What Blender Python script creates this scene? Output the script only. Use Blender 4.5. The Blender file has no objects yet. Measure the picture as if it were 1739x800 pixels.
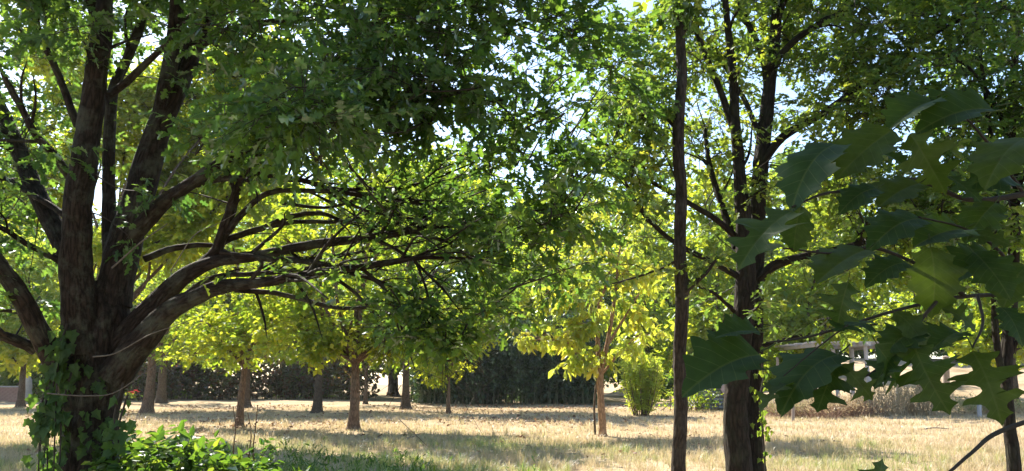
import bpy, math, random
import numpy as np
from mathutils import Vector, Matrix, noise

random.seed(11)
R = np.random.default_rng(11)
S = bpy.context.scene
COL = S.collection

# ------------------------------------------------------------------ camera, sky, sun, exposure
W, H, F, HZ = 1739.0, 800.0, 1300.0, 645.0
CAMZ = 1.65
PITCH = math.atan((HZ - H / 2) / F)
cam = bpy.data.cameras.new('camera')
cam.sensor_width = 36.0
cam.lens = 36.0 * F / W
cam.clip_start, cam.clip_end = 0.05, 3000
cam_o = bpy.data.objects.new('camera', cam)
cam_o.location = (0, 0, CAMZ)
cam_o.rotation_euler = (math.radians(90) + PITCH, 0, 0)
COL.objects.link(cam_o)
S.camera = cam_o

SUN_EL, SUN_AZ = 42.0, -32.0            # degrees; azimuth from straight ahead, negative = to the left
world = bpy.data.worlds.new('World')
S.world = world
world.use_nodes = True
wn = world.node_tree
bgn = wn.nodes['Background']
sky = wn.nodes.new('ShaderNodeTexSky')
sky.sky_type = 'NISHITA'
sky.sun_disc = False
sky.sun_elevation = math.radians(SUN_EL)
sky.sun_rotation = math.radians(SUN_AZ)
sky.air_density, sky.dust_density, sky.ozone_density = 1.0, 0.4, 1.0
wn.links.new(sky.outputs[0], bgn.inputs[0])
bgn.inputs[1].default_value = 0.11
sl = bpy.data.lights.new('sun', 'SUN')
sl.energy = 5.0
sl.angle = math.radians(0.53)
sl.color = (1.0, 0.93, 0.80)
so = bpy.data.objects.new('sun', sl)
az, el = math.radians(SUN_AZ), math.radians(SUN_EL)
SUN = Vector((math.sin(az) * math.cos(el), math.cos(az) * math.cos(el), math.sin(el)))
so.rotation_euler = SUN.to_track_quat('Z', 'Y').to_euler()
so.location = SUN * 60
COL.objects.link(so)
S.view_settings.view_transform = 'Standard'
S.view_settings.look = 'None'
S.view_settings.exposure = 1.72
S.view_settings.gamma = 1.0
S.render.engine = 'CYCLES'
cy = S.cycles
cy.max_bounces, cy.diffuse_bounces, cy.glossy_bounces, cy.transmission_bounces = 10, 5, 2, 6

# ------------------------------------------------------------------ helpers
CAM = np.array([0, 0, CAMZ])
FW = np.array([0, math.cos(PITCH), math.sin(PITCH)])
UPV = np.array([0, -math.sin(PITCH), math.cos(PITCH)])
UP = np.array([0, 0, 1.0])


def gh(x, y):
    """height of the ground"""
    z = 0.05 * np.sin(x * 0.31 + 1.3) * np.sin(y * 0.23) + 0.03 * np.sin(x * 0.9 + y * 0.7)
    return z + 0.10 * np.clip(y - 47, 0, 40) * np.clip((x - 12) / 12.0, 0, 1)


def at(px, py, d):
    v = FW + (px - W / 2) / F * np.array([1.0, 0, 0]) - (py - H / 2) / F * UPV
    return CAM + v * d / v[1]


def gnd(px, d):
    p = at(px, HZ, d)
    p[2] = gh(p[0], p[1])
    return p


def proj(P):
    q = P - CAM
    dep = q @ FW
    dep = np.where(np.abs(dep) < 1e-6, 1e-6, dep)
    return np.stack([W / 2 + F * q[:, 0] / dep, H / 2 - F * (q @ UPV) / dep, dep], 1)


def nrm(a):
    return a / np.maximum(np.linalg.norm(a, axis=-1, keepdims=True), 1e-9)


class MB:
    """collects vertices and faces for ONE mesh"""
    def __init__(s):
        s.v, s.f, s.n, s.a = [], [], 0, []

    def add(s, v, f, a=None):
        v = np.asarray(v, float)
        s.v.append(v)
        s.f.append(np.asarray(f, np.int64) + s.n)
        s.a.append(np.zeros((len(v), 3)) if a is None else np.asarray(a, float))
        s.n += len(v)
        return s

    def mesh(s, name, mat, origin=(0, 0, 0), smooth=True):
        me = bpy.data.meshes.new(name)
        V = np.concatenate(s.v) - np.asarray(origin)
        me.vertices.add(len(V))
        me.vertices.foreach_set('co', V.astype(np.float32).ravel())
        tot = np.concatenate([np.full(len(f), f.shape[1]) for f in s.f])
        idx = np.concatenate([f.ravel() for f in s.f])
        me.loops.add(len(idx))
        me.loops.foreach_set('vertex_index', idx.astype(np.int32))
        me.polygons.add(len(tot))
        st = np.concatenate([[0], np.cumsum(tot)[:-1]])
        me.polygons.foreach_set('loop_start', st.astype(np.int32))
        me.update(calc_edges=True)
        at_ = me.attributes.new('data', 'FLOAT_VECTOR', 'POINT')
        at_.data.foreach_set('vector', np.concatenate(s.a).astype(np.float32).ravel())
        me.polygons.foreach_set('use_smooth', np.full(len(tot), smooth))
        if mat:
            me.materials.append(mat)
        return me

    def build(s, name, mat, parent=None, smooth=True, kind=None):
        org = wloc(parent) if parent is not None else np.zeros(3)
        o = bpy.data.objects.new(name, s.mesh(name, mat, org, smooth))
        COL.objects.link(o)
        if parent is not None:
            o.parent = parent
        if kind:
            o['kind'] = kind
        return o


def wloc(o):
    p = np.zeros(3)
    while o is not None:
        p = p + np.array(o.location)
        o = o.parent
    return p


def thing(name, label, cat, loc=(0, 0, 0), group=None):
    o = bpy.data.objects.new(name, None)
    o.location = tuple(loc)
    o.empty_display_size = 0.3
    COL.objects.link(o)
    o['label'], o['category'] = label, cat
    if group:
        o['group'] = group
    return o


def tag(o, label, cat, group=None):
    o['label'], o['category'] = label, cat
    if group:
        o['group'] = group
    return o


def spline(P, per):
    """Catmull-Rom through rows of P (any width)"""
    P = np.asarray(P, float)
    Q = np.vstack([2 * P[0] - P[1], P, 2 * P[-1] - P[-2]])
    out = []
    for i in range(1, len(Q) - 2):
        t = np.linspace(0, 1, per, endpoint=False)[:, None]
        a, b, c, d = Q[i - 1], Q[i], Q[i + 1], Q[i + 2]
        out.append(0.5 * (2 * b + (c - a) * t + (2 * a - 5 * b + 4 * c - d) * t ** 2 + (3 * b - a - 3 * c + d) * t ** 3))
    out.append(Q[-2][None])
    return np.vstack(out)


def tube(mb, P, r, sides=8, rough=0.0, cap=False):
    P = np.asarray(P, float)
    n = len(P)
    r = np.broadcast_to(np.asarray(r, float), (n,))
    T = nrm(np.gradient(P, axis=0))
    ref = np.array([0.13, 0.9, 0.41]) if abs(T[0][2]) > 0.6 else np.array([0.1, 0.15, 1.0])
    A = nrm(np.cross(T, ref))
    B = np.cross(T, A)
    ang = np.arange(sides) * 2 * math.pi / sides
    L = np.concatenate([[0], np.cumsum(np.linalg.norm(np.diff(P, axis=0), axis=1))])
    ca, sa = np.cos(ang), np.sin(ang)
    rr = np.repeat(r[:, None], sides, 1)
    ph = R.uniform(0, 40)
    if rough:
        for i in range(n):
            for j in range(sides):
                k = max(r[i], 0.03)
                q = Vector((ca[j] * k * 9 + ph, sa[j] * k * 9, L[i] * 2.2))
                q2 = Vector((ca[j] * k * 30 + ph, sa[j] * k * 30, L[i] * 6))
                rr[i, j] *= 1 + rough * noise.noise(q) + rough * 0.5 * noise.noise(q2)
    V = P[:, None] + A[:, None] * (ca * rr)[..., None] + B[:, None] * (sa * rr)[..., None]
    k = np.maximum(r, 0.02)[:, None]
    D = np.stack([ca * k + ph, sa * k, np.repeat(L[:, None], sides, 1)], -1)
    i, j = np.meshgrid(np.arange(n - 1), np.arange(sides), indexing='ij')
    j2 = (j + 1) % sides
    q = np.stack([i * sides + j, i * sides + j2, (i + 1) * sides + j2, (i + 1) * sides + j], -1).reshape(-1, 4)
    mb.add(V.reshape(-1, 3), q, D.reshape(-1, 3))
    if cap:
        V2 = np.vstack([V[-1], P[-1][None] + T[-1] * r[-1] * 0.3])
        m = np.arange(sides)
        mb.add(V2, np.stack([m, (m + 1) % sides, np.full(sides, sides)], 1), np.vstack([D[-1], D[-1][:1]]))
    return mb


def prisms(mb, A, B, r0, r1):
    """many thin three-sided sticks from A to B"""
    A, B = np.asarray(A), np.asarray(B)
    T = nrm(B - A)
    X = nrm(np.cross(T, np.array([0.31, 0.22, 0.93])))
    Y = np.cross(T, X)
    n = len(A)
    vs, da = [], []
    for Pq, rq, l in ((A, r0, 0.0), (B, r1, 0.4)):
        for k in range(3):
            c, s_ = math.cos(k * 2.094), math.sin(k * 2.094)
            vs.append(Pq + (X * c + Y * s_) * np.reshape(rq, (-1, 1)))
            da.append(np.tile([c * 0.02, s_ * 0.02, l], (n, 1)))
    V = np.stack(vs, 1).reshape(-1, 3)
    D = np.stack(da, 1).reshape(-1, 3)
    b = np.arange(n)[:, None] * 6
    f = np.concatenate([np.stack([b[:, 0] + k, b[:, 0] + (k + 1) % 3, b[:, 0] + 3 + (k + 1) % 3, b[:, 0] + 3 + k], 1) for k in range(3)])
    mb.add(V, f, D)


def box(mb, c, s, rot=None):
    c, s = np.asarray(c, float), np.asarray(s, float) / 2
    v = np.array([[x, y, z] for x in (-1, 1) for y in (-1, 1) for z in (-1, 1)], float) * s
    if rot is not None:
        v = v @ np.array(rot.to_matrix()).T if hasattr(rot, 'to_matrix') else v @ np.array(rot).T
    mb.add(v + c, [[0, 1, 3, 2], [4, 6, 7, 5], [0, 4, 5, 1], [2, 3, 7, 6], [0, 2, 6, 4], [1, 5, 7, 3]], v + c)
    return mb


# ------------------------------------------------------------------ leaf shapes: (verts, tris), x across, y along, z up
def half_leaf(side, mid, cells, fold=0.10, bend=0.18):
    """side: outline points; mid: midrib ys; cells: polygons of ('m',i)/('o',i)"""
    V, F_ = [], []
    mi = {}
    for i, y in enumerate(mid):
        mi[i] = len(V)
        V.append((0, y, 0))
    for sg in (1, -1):
        oi = {}
        for i, (x, y) in enumerate(side):
            oi[i] = len(V)
            V.append((sg * x, y, abs(x) * fold * 3))
        for c in cells:
            p = [mi[i] if k == 'm' else oi[i] for k, i in c]
            if sg < 0:
                p = p[::-1]
            for k in range(1, len(p) - 1):
                F_.append((p[0], p[k], p[k + 1]))
    V = np.array(V, float)
    V[:, 2] -= bend * (V[:, 1] - 0.2) ** 2
    return V, np.array(F_)


OAK = half_leaf([(.20, .20), (.09, .36), (.33, .50), (.13, .64), (.20, .82)], [0, .36, .64, 1],
                [[('m', 0), ('o', 0), ('o', 1), ('m', 1)], [('m', 1), ('o', 1), ('o', 2), ('o', 3), ('m', 2)], [('m', 2), ('o', 3), ('o', 4), ('m', 3)]])
OVATE = half_leaf([(.26, .30), (.22, .66)], [0, 1], [[('m', 0), ('o', 0), ('o', 1), ('m', 1)]])
LANCE = half_leaf([(.13, .35), (.10, .70)], [0, 1], [[('m', 0), ('o', 0), ('o', 1), ('m', 1)]], bend=0.35)
CHEST = half_leaf([(.10, .25), (.24, .62), (.14, .86)], [0, .6, 1], [[('m', 0), ('o', 0), ('o', 1), ('m', 1)], [('m', 1), ('o', 1), ('o', 2), ('m', 2)]], bend=0.45)
IVY = half_leaf([(.30, .02), (.26, .20), (.46, .38), (.24, .55), (.16, .76)], [0.06, .5, 1],
                [[('m', 0), ('o', 0), ('o', 1), ('m', 1)], [('m', 1), ('o', 1), ('o', 2), ('o', 3)], [('m', 1), ('o', 3), ('o', 4), ('m', 2)]])
DIAM = (np.array([[0, 0, 0], [.38, .45, .10], [0, 1, -.12], [-.34, .52, .10], [0, .5, 0]], float), np.array([[0, 1, 4], [1, 2, 4], [2, 3, 4], [3, 0, 4]]))
FARL = (np.array([[0, 0, 0], [.42, .5, .08], [0, 1, -.1], [-.40, .45, .08]], float), np.array([[0, 1, 2], [0, 2, 3]]))


class Leaves:
    def __init__(s):
        s.p, s.d, s.n, s.s, s.c = [], [], [], [], []

    def add(s, p, d, n, sz, var):
        d = nrm(d)
        n = nrm(n - d * np.sum(n * d, -1, keepdims=True))
        s.p.append(p); s.d.append(d); s.n.append(n)
        s.s.append(np.broadcast_to(sz, (len(p),)).astype(float)); s.c.append(np.broadcast_to(var, (len(p),)).astype(float))

    def cat(s):
        return [np.concatenate(x) for x in (s.p, s.d, s.n, s.s, s.c)]

    def build(s, root, shape, mat, singles=0, name='crown', variants=5):
        """the leaves that show largest become objects of their own, the rest one stuff part"""
        p, d, n, sz, c = s.cat()
        keep = np.ones(len(p), bool)
        if singles:
            q = proj(p)
            ins = (q[:, 0] > 0) & (q[:, 0] < W) & (q[:, 1] > 0) & (q[:, 1] < H) & (q[:, 2] > 0.3)
            score = np.where(ins, sz / np.maximum(q[:, 2], 0.3), 0)
            pick = np.argsort(-score)[:singles]
            pick = pick[score[pick] > 0]
            keep[pick] = False
            single_leaves(root, shape, mat, p[pick], d[pick], n[pick], sz[pick], c[pick], variants)
        if keep.any():
            p, d, n, sz, c = p[keep], d[keep], n[keep], sz[keep], c[keep]
            X = np.cross(d, n)
            T = shape[0]
            V = p[:, None] + sz[:, None, None] * (T[None, :, 0:1] * X[:, None] + T[None, :, 1:2] * d[:, None] + T[None, :, 2:3] * n[:, None])
            k = len(T)
            f = (np.arange(len(p)) * k)[:, None, None] + shape[1][None]
            mb = MB()
            mb.add(V.reshape(-1, 3), f.reshape(-1, 3), np.stack([np.repeat(c, k), np.tile(T[:, 0], len(p)), np.tile(T[:, 1], len(p))], 1))
            mb.build(name, mat, root, smooth=False, kind='stuff')


_lm = {}


def single_leaves(root, shape, mat, p, d, n, sz, c, variants=5):
    key = (id(shape), mat.name)
    if key not in _lm:
        ms = []
        for i in range(variants):
            T = shape[0].copy()
            T[:, 2] *= 0.5 + 0.5 * i
            T[:, 2] += 0.05 * np.sin(T[:, 0] * 7 + i * 2) * np.sin(T[:, 1] * 5 + i)
            mb = MB()
            mb.add(T, shape[1], np.stack([np.full(len(T), (i + .5) / variants), T[:, 0], T[:, 1]], 1))
            ms.append(mb.mesh('leaf', mat, smooth=False))
        _lm[key] = ms
    ms = _lm[key]
    o0 = wloc(root)
    for i in range(len(p)):
        o = bpy.data.objects.new('leaf', ms[min(variants - 1, int(np.clip(c[i], 0, .999) * variants))])
        x = np.cross(d[i], n[i])
        M = np.eye(4)
        M[:3, 0], M[:3, 1], M[:3, 2], M[:3, 3] = x * sz[i], d[i] * sz[i], n[i] * sz[i], p[i] - o0
        o.parent = root
        o.matrix_local = Matrix(M.tolist())
        COL.objects.link(o)


def sprays(lv, tw, P, D, m, L, size, droop=0.25, var=(0, 1), flat=0.55, tw_r=0.004):
    """a twig at each P along D, with m leaves on it"""
    N = len(P)
    if N == 0:
        return
    D = nrm(D)
    L = np.broadcast_to(L, (N,)) * R.uniform(.7, 1.3, N)
    t = (np.arange(m) + .6) / m
    sd = nrm(np.cross(D, UP) + R.normal(0, .25, (N, 3)))
    pos = P[:, None] + D[:, None] * (L[:, None] * t)[..., None] + R.normal(0, .02, (N, m, 3))
    sgn = np.where(np.arange(m) % 2, 1.0, -1.0)[None, :, None]
    ld = D[:, None] * .7 + sd[:, None] * sgn * .75 + R.normal(0, .35, (N, m, 3)) - UP * droop
    ln = UP + R.normal(0, flat, (N, m, 3))
    sz = size * R.uniform(.65, 1.25, (N, m))
    vr = np.clip(R.uniform(var[0], var[1], (N, 1)) + R.normal(0, .12, (N, m)), 0, 1)
    lv.add(pos.reshape(-1, 3), ld.reshape(-1, 3), ln.reshape(-1, 3), sz.ravel(), vr.ravel())
    if tw is not None:
        prisms(tw, P, P + D * L[:, None], np.full(N, tw_r), np.full(N, tw_r * .4))


def near_node(nodes, p):
    d2 = np.sum((nodes - p) ** 2, 1)
    k = min(len(d2) - 1, 14)
    return nodes[R.choice(np.argpartition(d2, k)[:k])] if k > 3 else nodes[np.argmin(d2)]


def clumps(lv, tw, nodes, c, rad, K, n_spr, m, L, size, sub=0.28, droop=.25, var=(0, 1), stick=0.012, flat=.55):
    """a bough of foliage: K clumps inside an ellipsoid, each on a branchlet from the nearest wood, n_spr sprays each"""
    c, rad = np.asarray(c, float), np.asarray(rad, float)
    for _ in range(K):
        u = nrm(R.normal(0, 1, 3)) * R.uniform(.25, 1) ** .6
        cc = c + u * rad
        r = rad.mean() * sub * R.uniform(.7, 1.4)
        if tw is not None and nodes is not None:
            a = near_node(nodes, cc)
            mid = (a + cc) / 2 + R.normal(0, .08, 3) + np.array([0, 0, .06 * np.linalg.norm(cc - a)])
            ss = spline([a, mid, cc], 4)
            tube(tw, ss, np.linspace(stick, stick * .35, len(ss)), 4)
        o = R.normal(0, 1, (n_spr, 3)) * r * np.array([1, 1, .6])
        P = cc + o * .6
        D = nrm(o) + u * .5 + R.normal(0, .3, (n_spr, 3)) + np.array([0, 0, -.1])
        v = R.uniform(0, 1) * (var[1] - var[0]) * .6 + var[0]
        sprays(lv, tw, P, D, m, L, size, droop, (v, v + (var[1] - var[0]) * .4), flat)
        if tw is not None:
            prisms(tw, np.repeat(cc[None], n_spr, 0), P, np.full(n_spr, .005), np.full(n_spr, .004))


# ------------------------------------------------------------------ materials
def mat_new(name):
    m = bpy.data.materials.new(name)
    m.use_nodes = True
    nt = m.node_tree
    for n in list(nt.nodes):
        nt.nodes.remove(n)
    out = nt.nodes.new('ShaderNodeOutputMaterial')

    def N(t, **kw):
        n = nt.nodes.new(t)
        for k, v in kw.items():
            if k.startswith('i_'):
                n.inputs[k[2:].replace('_', ' ')].default_value = v
            else:
                setattr(n, k, v)
        return n
    return m, nt, out, N


def ramp(nt, stops):
    n = nt.nodes.new('ShaderNodeValToRGB')
    e = n.color_ramp.elements
    while len(e) < len(stops):
        e.new(.5)
    for k, (p, c) in enumerate(stops):
        e[k].position = p
        e[k].color = (*c, 1)
    return n


def leaf_mat(name, refl, trans, gloss=.06, rough=.38, mix=.5, veins=False):
    m, nt, out, N = mat_new(name)
    l = nt.links.new
    a = N('ShaderNodeAttribute', attribute_name='data')
    sp = N('ShaderNodeSeparateXYZ')
    l(a.outputs['Vector'], sp.inputs[0])
    n1 = len(refl)
    r1 = ramp(nt, [(i / max(1, n1 - 1), c) for i, c in enumerate(refl)])
    r2 = ramp(nt, [(i / max(1, n1 - 1), c) for i, c in enumerate(trans)])
    l(sp.outputs[0], r1.inputs[0]); l(sp.outputs[0], r2.inputs[0])
    c1, c2 = r1.outputs[0], r2.outputs[0]
    bump = None
    if veins:
        # midrib and side veins from the leaf's own coordinates (y across, z along)
        ab = N('ShaderNodeMath', operation='ABSOLUTE'); l(sp.outputs[1], ab.inputs[0])
        ml = N('ShaderNodeMath', operation='LESS_THAN'); l(ab.outputs[0], ml.inputs[0]); ml.inputs[1].default_value = .012
        w1 = N('ShaderNodeMath', operation='MULTIPLY_ADD'); l(ab.outputs[0], w1.inputs[0]); w1.inputs[1].default_value = -.75; l(sp.outputs[2], w1.inputs[2])
        w2 = N('ShaderNodeMath', operation='MULTIPLY'); l(w1.outputs[0], w2.inputs[0]); w2.inputs[1].default_value = 7.5
        w3 = N('ShaderNodeMath', operation='FRACT'); l(w2.outputs[0], w3.inputs[0])
        w4 = N('ShaderNodeMath', operation='LESS_THAN'); l(w3.outputs[0], w4.inputs[0]); w4.inputs[1].default_value = .07
        mx = N('ShaderNodeMath', operation='MAXIMUM'); l(ml.outputs[0], mx.inputs[0]); l(w4.outputs[0], mx.inputs[1])
        tc = N('ShaderNodeTexCoord')
        nz = N('ShaderNodeTexNoise'); nz.inputs['Scale'].default_value = 9; nz.inputs['Detail'].default_value = 5
        l(tc.outputs['Object'], nz.inputs['Vector'])
        for key, fac in (('a', .26), ('b', .5)):
            k = N('ShaderNodeMixRGB'); k.blend_type = 'MIX'
            f = N('ShaderNodeMath', operation='MULTIPLY'); l(mx.outputs[0], f.inputs[0]); f.inputs[1].default_value = fac
            l(f.outputs[0], k.inputs[0])
            l(c1 if key == 'a' else c2, k.inputs[1])
            k.inputs[2].default_value = (.17, .22, .07, 1) if key == 'a' else (.10, .13, .03, 1)
            h = N('ShaderNodeMixRGB'); h.blend_type = 'MULTIPLY'; h.inputs[0].default_value = .55
            rr = ramp(nt, [(.22, (.75, .42, .25)), (.3, (.62, .64, .5)), (.7, (1.15, 1.1, 1.0))]); l(nz.outputs[0], rr.inputs[0])
            l(k.outputs[0], h.inputs[1]); l(rr.outputs[0], h.inputs[2])
            if key == 'a':
                c1 = h.outputs[0]
            else:
                c2 = h.outputs[0]
        bump = N('ShaderNodeBump'); bump.inputs['Strength'].default_value = .25; bump.inputs['Distance'].default_value = .01
        l(mx.outputs[0], bump.inputs['Height'])
    df = N('ShaderNodeBsdfDiffuse'); tr = N('ShaderNodeBsdfTranslucent'); gl = N('ShaderNodeBsdfGlossy')
    gl.inputs['Roughness'].default_value = rough
    gl.inputs['Color'].default_value = (.9, .95, 1, 1)
    l(c1, df.inputs[0]); l(c2, tr.inputs[0])
    if bump:
        for x in (df, tr, gl):
            l(bump.outputs[0], x.inputs['Normal'])
    mi = N('ShaderNodeMixShader'); mi.inputs[0].default_value = mix
    l(df.outputs[0], mi.inputs[1]); l(tr.outputs[0], mi.inputs[2])
    lw = N('ShaderNodeLayerWeight'); lw.inputs[0].default_value = .35
    sc = N('ShaderNodeMath', operation='MULTIPLY_ADD'); l(lw.outputs['Fresnel'], sc.inputs[0]); sc.inputs[1].default_value = gloss * 3; sc.inputs[2].default_value = gloss * .4
    mg = N('ShaderNodeMixShader'); l(sc.outputs[0], mg.inputs[0]); l(mi.outputs[0], mg.inputs[1]); l(gl.outputs[0], mg.inputs[2])
    l(mg.outputs[0], out.inputs[0])
    return m


def bark_mat(name, dark, light, moss=None, moss_amt=.5, scale=1.0):
    m, nt, out, N = mat_new(name)
    l = nt.links.new
    a = N('ShaderNodeAttribute', attribute_name='data')
    mp = N('ShaderNodeMapping'); mp.inputs['Scale'].default_value = (14 * scale, 14 * scale, 3.2 * scale)
    l(a.outputs['Vector'], mp.inputs[0])
    vo = N('ShaderNodeTexVoronoi', feature='DISTANCE_TO_EDGE'); vo.inputs['Scale'].default_value = 2.2
    nz = N('ShaderNodeTexNoise'); nz.inputs['Scale'].default_value = 2.0; nz.inputs['Detail'].default_value = 8; nz.inputs['Roughness'].default_value = .65
    l(mp.outputs[0], nz.inputs[0])
    vm = N('ShaderNodeMixRGB'); vm.inputs[0].default_value = .35; l(mp.outputs[0], vm.inputs[1]); l(nz.outputs['Color'], vm.inputs[2])
    l(vm.outputs[0], vo.inputs[0])
    hh = N('ShaderNodeMath', operation='MULTIPLY_ADD'); l(vo.outputs['Distance'], hh.inputs[0]); hh.inputs[1].default_value = 1.6; l(nz.outputs[0], hh.inputs[2])
    r = ramp(nt, [(.35, dark), (.95, light)])
    l(hh.outputs[0], r.inputs[0])
    col = r.outputs[0]
    if moss:
        n2 = N('ShaderNodeTexNoise'); n2.inputs['Scale'].default_value = 3.2; n2.inputs['Detail'].default_value = 6; n2.inputs['Roughness'].default_value = .7
        tc = N('ShaderNodeTexCoord'); l(tc.outputs['Object'], n2.inputs[0])
        rm = ramp(nt, [(.48, (0, 0, 0)), (.64, (moss_amt,) * 3)]); l(n2.outputs[0], rm.inputs[0])
        k = N('ShaderNodeMixRGB'); l(rm.outputs[0], k.inputs[0]); l(col, k.inputs[1]); k.inputs[2].default_value = (*moss, 1)
        col = k.outputs[0]
    bp = N('ShaderNodeBump'); bp.inputs['Strength'].default_value = .9; bp.inputs['Distance'].default_value = .03 / scale
    l(hh.outputs[0], bp.inputs['Height'])
    b = N('ShaderNodeBsdfPrincipled'); b.inputs['Roughness'].default_value = .9
    b.inputs['Specular IOR Level'].default_value = .15
    l(col, b.inputs['Base Color']); l(bp.outputs[0], b.inputs['Normal'])
    l(b.outputs[0], out.inputs[0])
    return m


def plain_mat(name, c1, c2, scale=6.0, rough=.85, stretch=(1, 1, 1), bump=.4):
    m, nt, out, N = mat_new(name)
    l = nt.links.new
    tc = N('ShaderNodeTexCoord'); mp = N('ShaderNodeMapping'); mp.inputs['Scale'].default_value = stretch
    l(tc.outputs['Object'], mp.inputs[0])
    nz = N('ShaderNodeTexNoise'); nz.inputs['Scale'].default_value = scale; nz.inputs['Detail'].default_value = 7; nz.inputs['Roughness'].default_value = .65
    l(mp.outputs[0], nz.inputs[0])
    r = ramp(nt, [(.3, c1), (.7, c2)]); l(nz.outputs[0], r.inputs[0])
    bp = N('ShaderNodeBump'); bp.inputs['Strength'].default_value = bump; bp.inputs['Distance'].default_value = .02
    l(nz.outputs[0], bp.inputs['Height'])
    b = N('ShaderNodeBsdfPrincipled'); b.inputs['Roughness'].default_value = rough
    l(r.outputs[0], b.inputs['Base Color']); l(bp.outputs[0], b.inputs['Normal']); l(b.outputs[0], out.inputs[0])
    return m


M_BARK = bark_mat('oak bark', (.008, .006, .005), (.040, .029, .023), (.11, .12, .09), .5)
M_BARK_D = bark_mat('dark oak bark', (.009, .007, .006), (.036, .027, .021), (.05, .06, .035), .35)
M_BARK_G = bark_mat('grey brown bark', (.026, .019, .014), (.12, .088, .064), (.14, .13, .10), .35, 1.2)
M_BARK_R = bark_mat('warm brown bark', (.045, .028, .019), (.20, .13, .088), (.17, .15, .11), .4, 1.1)
M_BARK_Y = bark_mat('orange bark', (.14, .075, .04), (.42, .25, .14), None, 0, 1.1)
M_BARK_S = bark_mat('slim trunk bark', (.013, .010, .008), (.060, .044, .034), (.11, .10, .085), .35, 1.2)
M_TWIG = plain_mat('twig', (.016, .012, .009), (.042, .031, .023), 12)
M_DEAD = plain_mat('dead twig', (.07, .058, .048), (.15, .13, .11), 18)
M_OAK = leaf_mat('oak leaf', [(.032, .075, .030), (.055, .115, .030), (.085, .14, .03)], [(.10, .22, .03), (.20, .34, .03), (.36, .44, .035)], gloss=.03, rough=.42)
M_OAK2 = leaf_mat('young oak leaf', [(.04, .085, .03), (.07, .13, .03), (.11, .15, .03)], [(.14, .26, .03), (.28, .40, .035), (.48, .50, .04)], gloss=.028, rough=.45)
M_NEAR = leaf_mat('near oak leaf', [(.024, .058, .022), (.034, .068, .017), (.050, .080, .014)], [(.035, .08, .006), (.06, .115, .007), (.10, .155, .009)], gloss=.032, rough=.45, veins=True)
M_MID = leaf_mat('orchard leaf', [(.05, .10, .025), (.085, .15, .03), (.14, .19, .03)], [(.20, .36, .025), (.42, .54, .03), (.66, .66, .035)], gloss=.022, rough=.5, mix=.58)
M_YEL = leaf_mat('yellowing leaf', [(.12, .19, .03), (.19, .24, .03), (.28, .25, .03)], [(.42, .56, .05), (.66, .74, .06), (.86, .74, .06)], gloss=.05)
M_FAR = leaf_mat('woodland leaf', [(.04, .085, .03), (.07, .125, .03), (.11, .155, .035)], [(.15, .28, .03), (.30, .43, .035), (.50, .55, .04)], gloss=.02, rough=.5, mix=.55)
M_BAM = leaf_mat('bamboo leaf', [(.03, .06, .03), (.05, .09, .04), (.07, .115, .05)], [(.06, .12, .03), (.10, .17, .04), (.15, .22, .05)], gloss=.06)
M_IVY = leaf_mat('vine leaf', [(.035, .075, .025), (.06, .11, .03), (.10, .15, .03)], [(.10, .20, .025), (.18, .30, .03), (.34, .42, .04)], gloss=.022, rough=.5)
M_BUSH = leaf_mat('shrub leaf', [(.028, .065, .020), (.055, .105, .024), (.13, .18, .03)], [(.08, .18, .018), (.17, .30, .022), (.40, .50, .04)], gloss=.03, rough=.33)
M_SHRUB = leaf_mat('willowy leaf', [(.10, .16, .03), (.16, .21, .03), (.22, .24, .04)], [(.36, .54, .05), (.55, .68, .06), (.74, .76, .08)], gloss=.03, rough=.5, mix=.6)
M_RUST = leaf_mat('rusty hedge leaf', [(.07, .055, .025), (.06, .07, .025), (.12, .06, .03)], [(.14, .10, .03), (.14, .18, .03), (.30, .12, .03)], gloss=.03)

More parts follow.
